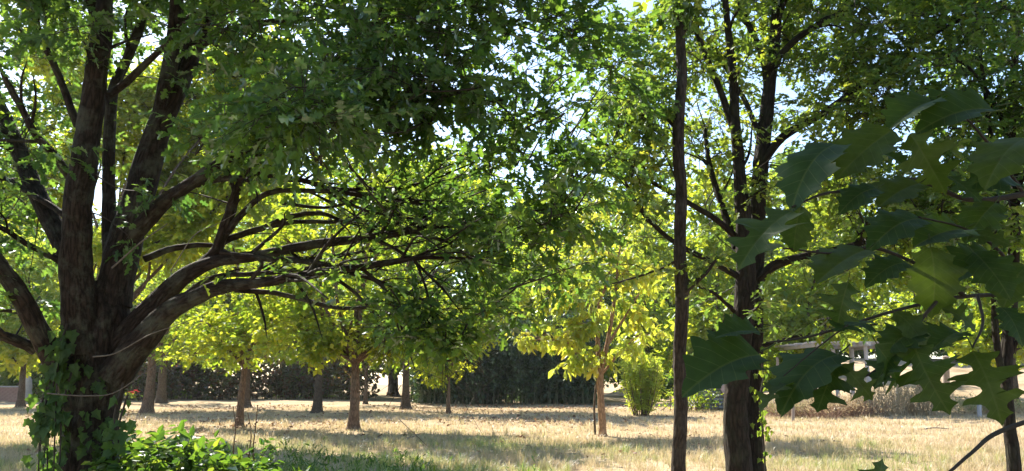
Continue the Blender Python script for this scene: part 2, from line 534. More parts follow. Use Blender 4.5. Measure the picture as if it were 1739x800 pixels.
# ------------------------------------------------------------------ ground and grass
def ground():
    def axis(lo, hi, step, far):
        a = list(np.arange(lo, hi + 1e-6, step))
        d, p, q = step, a[-1], a[0]
        while p < far:
            d *= 1.25; p += d; a.append(p)
        d = step
        while q > -far:
            d *= 1.25; q -= d; a.insert(0, q)
        return np.array(a)
    xs, ys = axis(-26, 34, .5, 260), axis(4, 75, .5, 260)
    X, Y = np.meshgrid(xs, ys)
    Z = gh(X, Y)
    n, k = len(xs), len(ys)
    V = np.stack([X, Y, Z], -1).reshape(-1, 3)
    i, j = np.meshgrid(np.arange(k - 1), np.arange(n - 1), indexing='ij')
    f = np.stack([i * n + j, i * n + j + 1, (i + 1) * n + j + 1, (i + 1) * n + j], -1).reshape(-1, 4)
    m, nt, out, N = mat_new('dry ground')
    l = nt.links.new
    tc = N('ShaderNodeTexCoord')
    n1 = N('ShaderNodeTexNoise'); n1.inputs['Scale'].default_value = .35; n1.inputs['Detail'].default_value = 5
    n2 = N('ShaderNodeTexNoise'); n2.inputs['Scale'].default_value = 7; n2.inputs['Detail'].default_value = 9; n2.inputs['Roughness'].default_value = .7
    l(tc.outputs['Object'], n1.inputs[0]); l(tc.outputs['Object'], n2.inputs[0])
    r1 = ramp(nt, [(.3, (.25, .19, .12)), (.5, (.41, .315, .21)), (.72, (.50, .395, .27))])
    l(n1.outputs[0], r1.inputs[0])
    r2 = ramp(nt, [(.3, (.55, .52, .48)), (.6, (1.05, 1.05, 1.05))]); l(n2.outputs[0], r2.inputs[0])
    k2 = N('ShaderNodeMixRGB'); k2.blend_type = 'MULTIPLY'; k2.inputs[0].default_value = .8
    l(r1.outputs[0], k2.inputs[1]); l(r2.outputs[0], k2.inputs[2])
    bp = N('ShaderNodeBump'); bp.inputs['Strength'].default_value = .8; bp.inputs['Distance'].default_value = .06
    l(n2.outputs[0], bp.inputs['Height'])
    b = N('ShaderNodeBsdfDiffuse'); l(k2.outputs[0], b.inputs[0]); l(bp.outputs[0], b.inputs['Normal'])
    l(b.outputs[0], out.inputs[0])
    mb = MB().add(V, f)
    o = mb.build('ground', m)
    o['kind'] = 'structure'


ground()


def fnoise(x, y, s, ph):
    return np.sin(x * s + ph + 1.7 * np.sin(y * s * .7 + ph * 2)) * np.sin(y * s * 1.1 + ph * 3 + 1.3 * np.sin(x * s * .8))


def blades(name, N, dlo, dhi, h, w, green, pw=1.0):
    d = dlo + (dhi - dlo) * R.uniform(0, 1, N) ** pw
    x = R.uniform(-1, 1, N) * (d * .72 + 1.5)
    y = d
    dens = .5 + .5 * fnoise(x, y, .8, 1.0) + .5 * fnoise(x, y, 2.7, 2.0)
    kp = R.uniform(0, 1, N) < np.clip(.35 + .6 * dens, .12, 1)
    x, y = x[kp], y[kp]
    # blades stand in tufts
    n = len(x)
    hh = h * R.uniform(.4, 1.3, n) * (1 + .5 * fnoise(x, y, 1.6, 4.0)) * (.7 + .6 * np.clip(fnoise(x, y, 5.2, 1.4), 0, 1))
    a = R.uniform(0, 2 * math.pi, n)
    lean = R.uniform(.15, .9, n)
    z = gh(x, y)
    B = np.stack([x, y, z - .01], 1)
    wd = np.stack([np.cos(a), np.sin(a), 0 * a], 1) * (w * R.uniform(.6, 1.3, n))[:, None]
    ld = np.stack([-np.sin(a), np.cos(a), 0 * a], 1) * (hh * lean)[:, None]
    mid = B + ld * .35 + np.stack([0 * a, 0 * a, hh * .6], 1)
    tip = B + ld + np.stack([0 * a, 0 * a, hh], 1)
    g = np.clip(green(x, y) + R.normal(0, .16, n), 0, 1)
    mb = MB()
    if dlo > 15:                                            # far blades are single slivers
        b = np.arange(n)[:, None] * 3
        mb.add(np.stack([B - wd * 1.15, B + wd * 1.15, tip], 1).reshape(-1, 3), b + np.array([[0, 1, 2]]), np.repeat(np.stack([g, g, g], 1), 3, 0))
        return mb.build(name, M_GRASS, smooth=False, kind='stuff')
    V = np.stack([B - wd, B + wd, mid + wd * .7, mid - wd * .7, tip], 1).reshape(-1, 3)
    b = np.arange(n)[:, None] * 5
    mb.add(V, (b + np.array([[0, 1, 2, 3]])), np.repeat(np.stack([g, R.uniform(0, 1, n), 0 * g], 1), 5, 0))
    mb.f.append(b + np.array([[3, 2, 4]]))
    o = mb.build(name, M_GRASS, smooth=False, kind='stuff')
    return o


M_GRASS = leaf_mat('grass blade', [(.52, .41, .26), (.44, .37, .21), (.24, .27, .10), (.10, .17, .045)], [(.50, .39, .23), (.43, .36, .18), (.28, .34, .09), (.16, .28, .05)], gloss=.03, rough=.5)


def green_near(x, y):
    g = .24 + .26 * fnoise(x, y, .45, 3.0) + .2 * fnoise(x, y, 1.3, 5.0)
    c = np.exp(-((x + 1.5) / 4.2) ** 2 - ((y - 19) / 5.5) ** 2)
    e = np.exp(-((x + 3.5) / 3.5) ** 2 - ((y - 13.0) / 2.6) ** 2)
    return g + .38 * c + .5 * e - .10 * np.clip((x - 3) / 5, 0, 1)


tag(blades('grass', 185000, 10.5, 22, .15, .0048, green_near, 1.0), 'pale dry grass with greener tufts across the near lawn', 'grass')
tag(blades('dry_grass', 190000, 21, 46, .13, .009, lambda x, y: .06 + .12 * fnoise(x, y, .3, 2.0) + .25 * np.exp(-((x + 1) / 5) ** 2 - ((y - 23) / 3) ** 2), 1.0),
    'straw coloured mown grass spread over the sunny far lawn', 'grass')

def tufts(name, N, dlo, dhi, h, w, per, green):
    d = R.uniform(dlo, dhi, N)
    x = R.uniform(-1, 1, N) * (d * .70 + 1)
    kp = R.uniform(0, 1, N) < .25 + .75 * np.clip(fnoise(x, d, .55, 1.7) + .35, 0, 1)
    x, d = np.repeat(x[kp], per), np.repeat(d[kp], per)
    n = len(x)
    hs = np.repeat(R.uniform(.5, 1.3, n // per), per) * h * R.uniform(.5, 1.1, n)
    a = R.uniform(0, 2 * math.pi, n)
    x2, y2 = x + np.cos(a) * .05, d + np.sin(a) * .05
    lean = R.uniform(.1, .75, n)
    B = np.stack([x2, y2, gh(x2, y2) - .01], 1)
    o = np.stack([np.cos(a), np.sin(a), 0 * a], 1)
    wd = np.stack([-np.sin(a), np.cos(a), 0 * a], 1) * (w * R.uniform(.6, 1.3, n))[:, None]
    mid = B + o * (hs * lean * .35)[:, None] + UP * (hs * .6)[:, None]
    tip = B + o * (hs * lean)[:, None] + UP * (hs * (1 - .3 * lean))[:, None]
    V = np.stack([B - wd, B + wd, mid + wd * .7, mid - wd * .7, tip], 1).reshape(-1, 3)
    b = np.arange(n)[:, None] * 5
    g = np.clip(np.repeat(green(x[::per], d[::per]) + R.normal(0, .2, n // per), per) + R.normal(0, .07, n), 0, 1)
    mb = MB()
    mb.add(V, b + np.array([[0, 1, 2, 3]]), np.repeat(np.stack([g, g, g], 1), 5, 0))
    mb.f.append(b + np.array([[3, 2, 4]]))
    return mb.build(name, M_GRASS, smooth=False, kind='stuff')


tag(tufts('tufted_grass', 3600, 10.5, 21, .27, .0036, 26, lambda x, y: green_near(x, y) + .02), 'taller rough grass tufts standing out of the near lawn', 'grass')
tag(tufts('straw_tufts', 2600, 21, 42, .22, .008, 16, lambda x, y: .05 + 0 * x), 'pale straw tufts scattered over the far mown lawn', 'grass')


def litter():
    n = 16000
    y = R.uniform(17, 52, n)
    x = R.uniform(-.62, .35, n) * y
    kp = R.uniform(0, 1, n) < np.clip(.35 + .8 * fnoise(x, y, .35, .6), .05, 1) * np.where(y > 27, 1, .35)
    x, y = x[kp], y[kp]
    n = len(x)
    lv = Leaves()
    lv.add(np.stack([x, y, gh(x, y) + R.uniform(.02, .09, n)], 1), R.normal(0, 1, (n, 3)) * np.array([1, 1, .3]), UP + R.normal(0, .35, (n, 3)), R.uniform(.09, .20, n), R.uniform(0, 1, n))
    M_LIT = leaf_mat('fallen leaf', [(.14, .07, .04), (.26, .14, .07), (.36, .24, .13)], [(.08, .04, .02), (.12, .06, .03), (.16, .09, .04)], gloss=.03, rough=.5, mix=.25)
    t = thing('fallen_leaves', 'brown fallen leaves scattered over the dry lawn under the orchard', 'leaf litter', (0, 30, 0))
    t['kind'] = 'stuff'
    lv.build(t, DIAM, M_LIT, 0, name='leaf_litter')


litter()


def fallen_sticks():
    for k, (px, d, L, a, lab) in enumerate(((350, 31, .9, .3, 'short fallen stick on the dry lawn left of the slim orchard trunk'), (1395, 20, .8, -.5, 'fallen twig lying in sunny grass right of the twin trunk'),
                                            (700, 22, .7, 1.1, 'small fallen twig in the shaded grass at centre'), (1580, 26, 1.0, .15, 'fallen branch lying in dry grass near the far right trunk'), (905, 29, .8, -.2, 'fallen stick lying in front of the dark bamboo'))):
        c = gnd(px, d)
        t = thing('fallen_stick', lab, 'stick', c)
        D = np.array([math.cos(a), math.sin(a), 0]) * L / 2
        P = spline([c - D + UP * .05, c + R.normal(0, .06, 3) * [1, 1, 0] + UP * .1, c + D + UP * .07], 5)
        tube(MB(), P, np.linspace(.03, .012, len(P)), 6, .2).build('stick', M_DEAD, t)
        q = P[6]
        tube(MB(), spline([q, q + np.array([.1, .12, .05]), q + np.array([.25, .2, .1])], 3), np.linspace(.012, .005, 7), 5).build('side_twig', M_DEAD, t)


fallen_sticks()

# ------------------------------------------------------------------ trees: generic builder for mid and far ones
def limb_path(a, b, sag=.0, n=6, wob=.06):
    a, b = np.asarray(a), np.asarray(b)
    L = np.linalg.norm(b - a)
    P = [a]
    for t in (.33, .66):
        P.append(a + (b - a) * t + R.normal(0, wob * L, 3) * np.array([1, 1, .6]) + UP * sag * L * math.sin(math.pi * t))
    P.append(b)
    return spline(P, n)


def mid_tree(name, label, cat, base, trunk, r0, crown, leaf, shape, lmat, bmat, K, spr, m, L, size, group=None, singles=0, sides=9, twigs=True, var=(0, 1),
             droop=.25, flat=.55, rough=.16, sub=.30, part_label=None):
    """trunk: list of world points from base to fork; crown: list of (centre, radii) in metres"""
    t = thing(name, label, cat, base, group)
    P = spline([np.asarray(p, float) for p in trunk], 7)
    rr = r0 * np.linspace(1, .62, len(P))
    rr *= 1 + .85 * np.exp(-np.arange(len(P)) / 1.1)
    mb = tube(MB(), P, rr, sides, rough)
    mb.build('trunk', bmat, t)
    top = P[-1]
    nodes = [P[len(P) // 2:]]
    tw = MB() if twigs else None
    lv = Leaves()
    for c, rad in crown:
        c = np.asarray(c, float)
        lp = limb_path(top - UP * .12 * R.uniform(0, 2), c, .10)
        tube(lmb := MB(), lp, r0 * .62 * np.linspace(.8, .2, len(lp)), 6, rough * .6)
        lmb.build('limb', bmat, t)
        nodes.append(lp[2:])
    nd = np.vstack(nodes)
    for c, rad in crown:
        clumps(lv, tw, nd, c, rad, K, spr, m, L, size, sub=sub, var=var, droop=droop, flat=flat, stick=max(.012, r0 * .09))
    if tw is not None and tw.n:
        tw.build('twigs', bmat, t, kind='stuff')
    lv.build(t, shape, lmat, singles)
    return t


def rise(px, d, *pys):
    """points straight above a base, at image heights pys"""
    b = gnd(px, d)
    b[2] -= .1
    return b, [b] + [at(x, y, d) for x, y in pys]


def cl(px, py, d, rx, ry, rd):
    return (at(px, py, d), (rx * d / F, rd, ry * d / F))


# far woodland: two ragged rows of tall trees
GW = 'trees of the far woodland'
far_spots = []
for k in range(22):
    far_spots.append((-330 + k * 120 + R.uniform(-40, 40), R.uniform(84, 104), R.uniform(21, 29), 1))
for k in range(20):
    far_spots.append((-230 + k * 118 + R.uniform(-45, 45), R.uniform(62, 76), R.uniform(10, 15.5), 0))
    if far_spots[-1][0] > 1340:
        far_spots[-1] = (far_spots[-1][0], R.uniform(82, 94), R.uniform(14, 19), 0)
for px, d, hgt, tall in far_spots:
    b = gnd(px, d); b[2] -= .1
    lean = R.normal(0, .4, 2)
    fork = b + np.array([lean[0], lean[1], hgt * R.uniform(.2, .3)])
    cr = []
    wd = hgt * (.26 if tall else .34)
    for q in range(7):
        z = b[2] + hgt * ((.24 if tall else .10) + (.68 if tall else .82) * q / 6) + R.normal(0, .4)
        wz = wd * (1 - .65 * abs(q / 6 - .35))
        cr.append((np.array([b[0] + R.normal(0, .45) * wz, b[1] + R.normal(0, .45) * wz, z]), (wz * .72, wz * .72, hgt * .11)))
    lab = 'tall green tree rising high in the far woodland' if tall else 'leafy mid-height tree at the edge of the far woodland'
    mid_tree('woodland_tree', lab, 'tree', b, [b, (b + fork) / 2 + np.array([.1, 0, 0]), fork], .30, cr, None, FARL, M_FAR, M_BARK_G,
             13, 12, 6, .85, .72 if tall else .54, group='tall trees of the far woodland' if tall else 'lower trees of the far woodland', sides=6, twigs=False, sub=.34, flat=.8, rough=0,
             var=(0, .8) if tall else (.15, 1))

# hedge behind the orchard on the left
def hedge(name, label, cat, spots, mat, size, n, h, m_twig=M_BARK_R):
    t = thing(name, label, cat, spots[0])
    lv, tw = Leaves(), MB()
    for s in spots:
        s = np.asarray(s)
        hk = h; h = hk * R.uniform(.6, 1.25)
        P = s + R.normal(0, 1, (n, 3)) * np.array([.9, .5, 0]) + np.array([0, 0, 1]) * R.uniform(.05, 1, (n, 1)) ** .8 * h * R.uniform(.75, 1.1)
        sprays(lv, None, P, R.normal(0, 1, (n, 3)) + UP * .4, 6, .5, size, flat=.9)
        q = s + R.normal(0, 1, (6, 3)) * np.array([.8, .4, 0])
        prisms(tw, q, q + R.normal(0, .35, (6, 3)) + UP * h * .8, np.full(6, .03), np.full(6, .012))
        h = hk
    tw.build('stem', m_twig, t, kind='stuff')
    lv.build(t, DIAM, mat, 0, name='foliage')
    return t


hedge('hedge', 'dark rusty brown hedge behind the orchard tree trunks', 'hedge', [gnd(px, 66 + 2 * math.sin(px)) for px in range(250, 640, 26)], M_RUST, .34, 110, 3.6)
hedge('hedge', 'dark green hedge at far left beyond the sunlit lawn', 'hedge', [gnd(px, 68) for px in range(-160, 240, 28)], M_FAR, .34, 110, 3.2)
hedge('hedge', 'green hedge beyond the fence posts on the right', 'hedge', [gnd(px, 62) for px in range(1100, 1330, 24)], M_FAR, .34, 110, 3.0)

hedge('hedge', 'leafy hedge along the top of the dry slope at right', 'hedge', [gnd(px, 88) for px in range(1320, 1780, 22)], M_FAR, .42, 90, 4.2)

# bamboo grove
def bamboo():
    c0 = gnd(860, 54)
    t = thing('bamboo_grove', 'dark shaded bamboo grove across the middle of the lawn edge', 'bamboo', c0)
    M_CULM = plain_mat('bamboo culm', (.05, .065, .035), (.13, .14, .075), 3)
    lv = Leaves()
    n = 230
    for i in range(n):
        px = R.uniform(700, 1012)
        d = 53.0 + R.uniform(0, 4.5)
        b = gnd(px, d); b[2] -= .05
        h = R.uniform(4.2, 6.4)
        top = b + np.array([R.normal(0, .35), R.normal(-.2, .3), h])
        P = spline([b, b + np.array([R.normal(0, .06), 0, h * .5]), top], 3)
        tube(mb := MB(), P, np.linspace(.035, .012, len(P)), 5)
        mb.build('culm', M_CULM, t)
        k = 46
        zz = R.uniform(.03 if d > 55 else .12, 1, k) ** .8
        Q = b + (top - b) * zz[:, None] + R.normal(0, .12, (k, 3))
        sprays(lv, None, Q, R.normal(0, 1, (k, 3)) + np.array([0, -.2, -.35]), 5, .55, .27, droop=.7, flat=.9)
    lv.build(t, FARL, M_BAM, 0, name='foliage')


bamboo()

# ------------------------------------------------------------------ orchard trees in the middle distance
def orchard(label, px, d, r, forkpy, bend, crown, K=9, spr=12, m=7, L=.45, size=.20, mat=None, bark=None, group='orchard trees on the dry lawn', singles=0, var=(.1, 1), name='orchard_tree', lean=0):
    b = gnd(px, d); b[2] -= .08
    fk = at(px + lean, forkpy, d)
    mdp = (b + fk) / 2 + np.array([bend, 0, 0])
    return mid_tree(name, label, 'tree', b, [b, mdp, fk], r, [cl(*c) for c in crown], None, DIAM if d < 35 else FARL, mat or M_MID, bark or M_BARK_R, K, spr, m, L, size,
                    group=group, var=var, singles=singles, twigs=d < 35)


orchard('forked orchard tree with flat spreading limbs and brown trunk, centre left', 603, 26, .19, 612, .03,
        [(545, 592, 25.6, 24, 14, .7), (662, 590, 25.8, 22, 14, .7), (520, 560, 25.5, 70, 34, 1.3), (600, 540, 25, 80, 40, 1.5), (680, 560, 26, 75, 36, 1.4), (560, 490, 26.5, 80, 38, 1.5), (650, 480, 27, 80, 42, 1.5),
         (600, 425, 27, 80, 36, 1.4), (480, 500, 27, 60, 36, 1.3), (730, 510, 27, 60, 42, 1.3), (560, 350, 25.5, 80, 42, 1.8), (650, 320, 25, 80, 44, 1.8), (720, 390, 25.5, 70, 44, 1.6), (480, 400, 26, 70, 40, 1.6), (610, 270, 26, 80, 40, 1.8)], K=10)
orchard('slim orchard tree with leaning trunk just above the leafy bush', 411, 28, .15, 622, -.03,
        [(370, 590, 28, 55, 32, 1.2), (430, 580, 27.5, 60, 36, 1.3), (400, 530, 28.5, 80, 40, 1.5), (340, 545, 29, 50, 40, 1.3), (470, 530, 28.5, 55, 40, 1.3), (400, 470, 29, 80, 40, 1.5)], lean=5)
orchard('dark trunked orchard tree forking low with weeds round its foot', 541, 40, .25, 615, .0,
        [(480, 570, 40, 55, 28, 1.6), (545, 565, 39.5, 55, 28, 1.6), (520, 520, 41, 75, 34, 2), (590, 530, 41, 55, 34, 1.8), (540, 465, 41, 70, 36, 2)], bark=M_BARK_G, lean=2)
orchard('broad flared orchard trunk on the left beside the ivy covered oak', 254, 39, .28, 610, .04,
        [(235, 590, 39, 40, 22, 1.4), (300, 575, 38.5, 55, 32, 1.7), (260, 530, 39, 75, 36, 2), (310, 500, 40, 60, 36, 1.8), (225, 480, 40, 60, 36, 1.8), (290, 430, 40, 70, 40, 2)], lean=5)
orchard('greyish orchard trunk standing close behind the flared left trunk', 277, 57, .36, 610, .0,
        [(250, 560, 57, 45, 28, 2), (310, 550, 57, 45, 30, 2), (280, 500, 58, 60, 34, 2.5), (340, 600, 57, 30, 22, 1.5), (330, 480, 58, 40, 34, 2)], bark=M_BARK_G)
orchard('thin dark orchard tree just right behind the forked one', 622, 52, .15, 628, .0,
        [(610, 590, 52, 35, 20, 1.4), (640, 560, 52, 45, 30, 1.8), (600, 530, 53, 50, 30, 2), (660, 510, 53, 40, 30, 1.8)], bark=M_BARK_G)
orchard('dark far trunk beside the bright gap left of the bamboo', 670, 76, .42, 600, .0,
        [(650, 570, 76, 35, 24, 2), (700, 560, 76, 40, 28, 2.2), (675, 520, 77, 50, 30, 2.6), (720, 600, 76, 28, 18, 1.5)], bark=M_BARK_D)
orchard('small young tree with drooping yellow green crown before the bamboo', 762, 39, .11, 640, .0,
        [(735, 618, 39, 36, 22, 1.1), (775, 600, 38.7, 34, 28, 1.1), (750, 575, 39, 42, 26, 1.3), (800, 575, 39.3, 32, 24, 1.0), (765, 540, 39.3, 36, 24, 1.2)], K=9, var=(.3, 1))
# sunlit trees behind, in front of the woodland
GB = 'sunlit trees behind the lawn'
for label, px, d, r, fk, crown in (
        ('bright yellow green tree behind the bamboo grove', 930, 60, .2, 600, [(880, 470, 60, 60, 36, 2), (930, 430, 60, 65, 40, 2), (985, 400, 60, 60, 60, 2), (960, 340, 61, 60, 36, 2), (900, 500, 59, 50, 30, 1.6), (1000, 480, 60, 50, 40, 1.6)]),
        ('bright leafy tree behind the shrub and the slim trunk', 1100, 60, .22, 600, [(1060, 560, 60, 45, 36, 2), (1120, 530, 60, 55, 40, 2), (1070, 470, 60, 60, 40, 2), (1140, 440, 61, 60, 44, 2), (1090, 400, 61, 60, 40, 2), (1110, 590, 60, 50, 28, 1.5)]),
        ('bright leafy tree showing between the upright limbs of the big oak', 160, 23.5, .13, 560, [(215, 235, 23.5, 50, 40, 1.2), (300, 165, 23.5, 60, 40, 1.4), (228, 170, 23, 36, 44, 1), (100, 110, 23.5, 50, 40, 1.2), (370, 130, 23.5, 70, 40, 1.5), (455, 135, 23.5, 70, 44, 1.5), (420, 220, 23.5, 60, 36, 1.3), (265, 310, 23.5, 44, 36, 1.2), (330, 250, 23.5, 50, 36, 1.2), (140, 200, 24, 50, 40, 1.4), (80, 330, 24, 50, 40, 1.4), (60, 250, 24, 50, 40, 1.4), (285, 400, 23, 44, 36, 1.2), (350, 350, 23, 50, 36, 1.2), (225, 420, 23.5, 34, 34, 1), (420, 300, 23, 50, 30, 1.2)]),
        ('pale sunlit tree seen between the slim trunk and the twin trunk', 1215, 44, .2, 610, [(1190, 560, 44, 40, 36, 1.7), (1230, 520, 44, 50, 40, 1.8), (1200, 470, 45, 50, 40, 1.8), (1220, 400, 45, 55, 44, 1.8), (1195, 340, 45, 50, 40, 1.8)]),
        ('pale leafy tree behind the fence posts, right of the twin trunk', 1380, 42, .2, 600, [(1330, 560, 42, 50, 34, 1.7), (1400, 540, 42, 60, 34, 1.8), (1350, 480, 43, 60, 40, 1.9), (1430, 470, 43, 60, 44, 1.9), (1390, 400, 43, 65, 44, 1.9), (1340, 620, 42, 30, 22, 1.2), (1400, 330, 43, 60, 40, 1.9)]),
        ('pale leafy tree behind the pergola on the right', 1560, 54, .25, 600, [(1500, 550, 54, 55, 28, 2), (1570, 540, 54, 60, 36, 2.2), (1620, 520, 54, 55, 40, 2.2), (1540, 470, 55, 65, 40, 2.4), (1620, 440, 55, 60, 44, 2.4), (1560, 390, 55, 65, 44, 2.4)]),
        ('sunlit tree behind the right hand trunk with reddish leaves', 1720, 40, .2, 610, [(1680, 570, 40, 50, 34, 1.6), (1750, 580, 40, 50, 40, 1.6), (1700, 510, 40, 60, 40, 1.8), (1760, 480, 41, 60, 44, 1.8), (1710, 430, 41, 60, 44, 1.8)]),
        ('bright tree glimpsed left of the big oak trunk', 40, 46, .22, 620, [(10, 600, 46, 40, 30, 1.8), (60, 570, 46, 45, 34, 1.8), (20, 520, 46, 55, 40, 2), (80, 480, 47, 55, 44, 2), (30, 430, 47, 60, 40, 2), (-40, 500, 47, 50, 44, 2)]),
        ('airy tree above the orchard, seen through the arching limbs', 690, 44, .24, 590, [(640, 400, 44, 70, 40, 2.2), (720, 380, 44, 70, 44, 2.2), (800, 420, 44, 65, 44, 2.2), (670, 330, 45, 70, 40, 2.2), (750, 300, 45, 70, 40, 2.2), (820, 350, 45, 60, 44, 2.2), (830, 500, 44, 50, 40, 1.8)]),
        ('airy tree seen behind the fan of arching oak limbs', 420, 48, .26, 590, [(350, 430, 48, 70, 40, 2.4), (430, 410, 48, 70, 44, 2.4), (500, 440, 48, 65, 40, 2.4), (390, 350, 49, 70, 44, 2.4), (470, 330, 49, 70, 44, 2.4), (540, 370, 49, 60, 44, 2.4), (430, 270, 49, 70, 40, 2.4), (300, 340, 49, 60, 40, 2.2), (260, 420, 48, 50, 40, 2), (330, 260, 50, 60, 40, 2.2)]),
):
    orchard(label, px, d, r, fk, 0, crown, K=16, spr=13, m=6, L=.6, size=.35, group=GB, var=(.25, 1), name='leafy_tree', bark=M_BARK_G) if d > 30 else orchard(label, px, d, r, fk, 0, crown, K=20, spr=14, m=8, L=.5, size=.21, group=GB, var=(.4, 1), name='leafy_tree', bark=M_BARK_G)

# young yellow tree
def yellow_tree():
    d = 23.8
    b = gnd(1022, d); b[2] -= .05
    t = thing('yellow_tree', 'young tree with bright yellow leaves and sunlit orange trunk', 'tree', b)
    trunk = [b, at(1021, 690, d), at(1019, 645, d), at(1019, 625, d)]
    P = spline(trunk, 7)
    r = np.linspace(.12, .095, len(P)); r[0] = .17; r[1] = .135
    tube(MB(), P, r, 12, .2).build('trunk', M_BARK_Y, t)
    limbs = [[(1019, 630), (1015, 570), (1018, 500), (1012, 430), (1015, 350)], [(1020, 632), (1032, 580), (1045, 500), (1050, 440), (1060, 390)],
             [(1018, 636), (990, 610), (968, 585), (945, 575), (900, 578)], [(1021, 636), (1035, 620), (1060, 590), (1090, 565)], [(1017, 560), (1000, 520), (975, 480), (960, 450)],
             [(1030, 590), (1060, 540), (1085, 500)], [(1016, 520), (1035, 460), (1030, 400)]]
    nodes, lv, tw = [], Leaves(), MB()
    for i, lp in enumerate(limbs):
        dd = R.uniform(-.7, .7)
        pts = [at(x, y, d + dd * k / 3) for k, (x, y) in enumerate(lp)]
        Q = spline(pts, 6)
        tube(mb := MB(), Q, np.linspace(.085 if i < 2 else .05, .018, len(Q)), 7, .15)
        mb.build('limb', M_BARK_Y, t)
        nodes.append(Q[3:])
    nd = np.vstack(nodes)
    spots = [(890, 575, 30, 16, 6), (940, 560, 36, 22, 8), (985, 560, 34, 30, 9), (960, 605, 26, 18, 6), (1000, 610, 24, 16, 5), (1045, 605, 28, 20, 7), (1085, 575, 30, 24, 8), (1060, 540, 36, 28, 9),
             (1010, 520, 44, 36, 10), (960, 500, 40, 30, 9), (920, 520, 34, 22, 6), (1080, 480, 40, 34, 9), (1030, 450, 50, 38, 11), (970, 440, 46, 34, 9), (1010, 390, 52, 34, 10), (1070, 410, 40, 34, 8), (1040, 350, 44, 26, 10), (1000, 340, 40, 26, 7), (1060, 450, 40, 30, 8), (930, 470, 40, 26, 7)]
    for x, y, rx, ry, K in spots:
        c, rad = cl(x, y, d + R.uniform(-.7, .7), rx, ry, .7)
        clumps(lv, tw, nd, c, rad, int(K * .62 + .5), 6, 5, .24, .28, sub=.34, droop=.75, var=(0, .95), flat=.7, stick=.012)
    tw.build('twigs', M_BARK_Y, t, kind='stuff')
    lv.build(t, CHEST, M_YEL, 300)


yellow_tree()
st = thing('wooden_stake', 'thin grey stake propped beside the young yellow tree', 'stake', gnd(1010, 24.3))
P = spline([gnd(1009, 24.3), at(1009, 690, 24.3), at(1013, 648, 24.2)], 4)
tube(MB(), P, .035, 6, .1, cap=True).build('stake', M_BARK_G, st)

# upright shrub
def upright_shrub():
    d = 37
    b = gnd(1085, d)
    t = thing('willowy_shrub', 'upright yellow green shrub standing right of the yellow tree', 'shrub', b)
    lv, st_ = Leaves(), None
    for i in range(34):
        a = R.uniform(-1, 1)
        dy = R.normal(0, .35)
        top = b + np.array([a * 1.05 + R.normal(0, .08), dy, 2.75 * (1 - .18 * a * a) * R.uniform(.8, 1.05)])
        q = b + np.array([a * .38, dy * .5, 0])
        P = spline([q, (q + top) / 2 + np.array([a * .14, 0, .05]), top], 4)
        tube(mb := MB(), P, np.linspace(.028, .008, len(P)), 5)
        mb.build('stem', M_BARK_R, t)
        k = 26
        tt = R.uniform(.08, 1, k)
        Q = np.stack([np.interp(tt, np.linspace(0, 1, len(P)), P[:, j]) for j in range(3)], 1) + R.normal(0, .05, (k, 3))
        sprays(lv, None, Q, R.normal(0, .6, (k, 3)) + UP * .9, 6, .22, .21, droop=-.1, var=(.4, 1), flat=.9)
    lv.build(t, LANCE, M_SHRUB, 0, name='foliage')


upright_shrub()

# ------------------------------------------------------------------ the big oak on the left
def px_limb(pts, d0, d1, r0, r1, per=6, wob=.0):
    n = len(pts)
    ds = np.linspace(d0, d1, n)
    P = [at(x, y, dd) for (x, y), dd in zip(pts, ds)]
    Q = spline(P, per)
    if wob:
        Q[1:] += np.cumsum(R.normal(0, wob, Q[1:].shape), 0) * .3
    dm = np.linspace(d0, d1, len(Q))
    r = np.interp(np.linspace(0, 1, len(Q)), np.linspace(0, 1, len(np.atleast_1d(r0))), np.atleast_1d(r0)) if np.ndim(r0) else np.linspace(r0, r1, len(Q))
    return Q, r * dm / F


def side_branches(lo, bm, Q, r, n, length, up=.2, start=.3, tw=None, spread=1.0):
    """branches that leave a limb; returns paths"""
    out = []
    for _ in range(n):
        i = int(R.uniform(start, .97) * (len(Q) - 2)) + 1
        T = nrm(Q[min(i + 1, len(Q) - 1)] - Q[i - 1])
        sd = nrm(np.cross(T, UP)) * R.choice([-1, 1])
        D = nrm(T * R.uniform(.4, 1) + sd * R.uniform(.2, .9) * spread + UP * (R.normal(up, .35)))
        L = length * R.uniform(.5, 1.2)
        a = Q[i]
        P = spline([a, a + D * L * .45 + R.normal(0, .06, 3) * L, a + D * L + R.normal(0, .1, 3) * L - UP * .08 * L], 5)
        rr = min(r[i] * .55, .03)
        tube(MB(), P, np.linspace(rr, rr * .3, len(P)), 5, .1).build('branch', bm, lo)
        out.append(P)
    return out


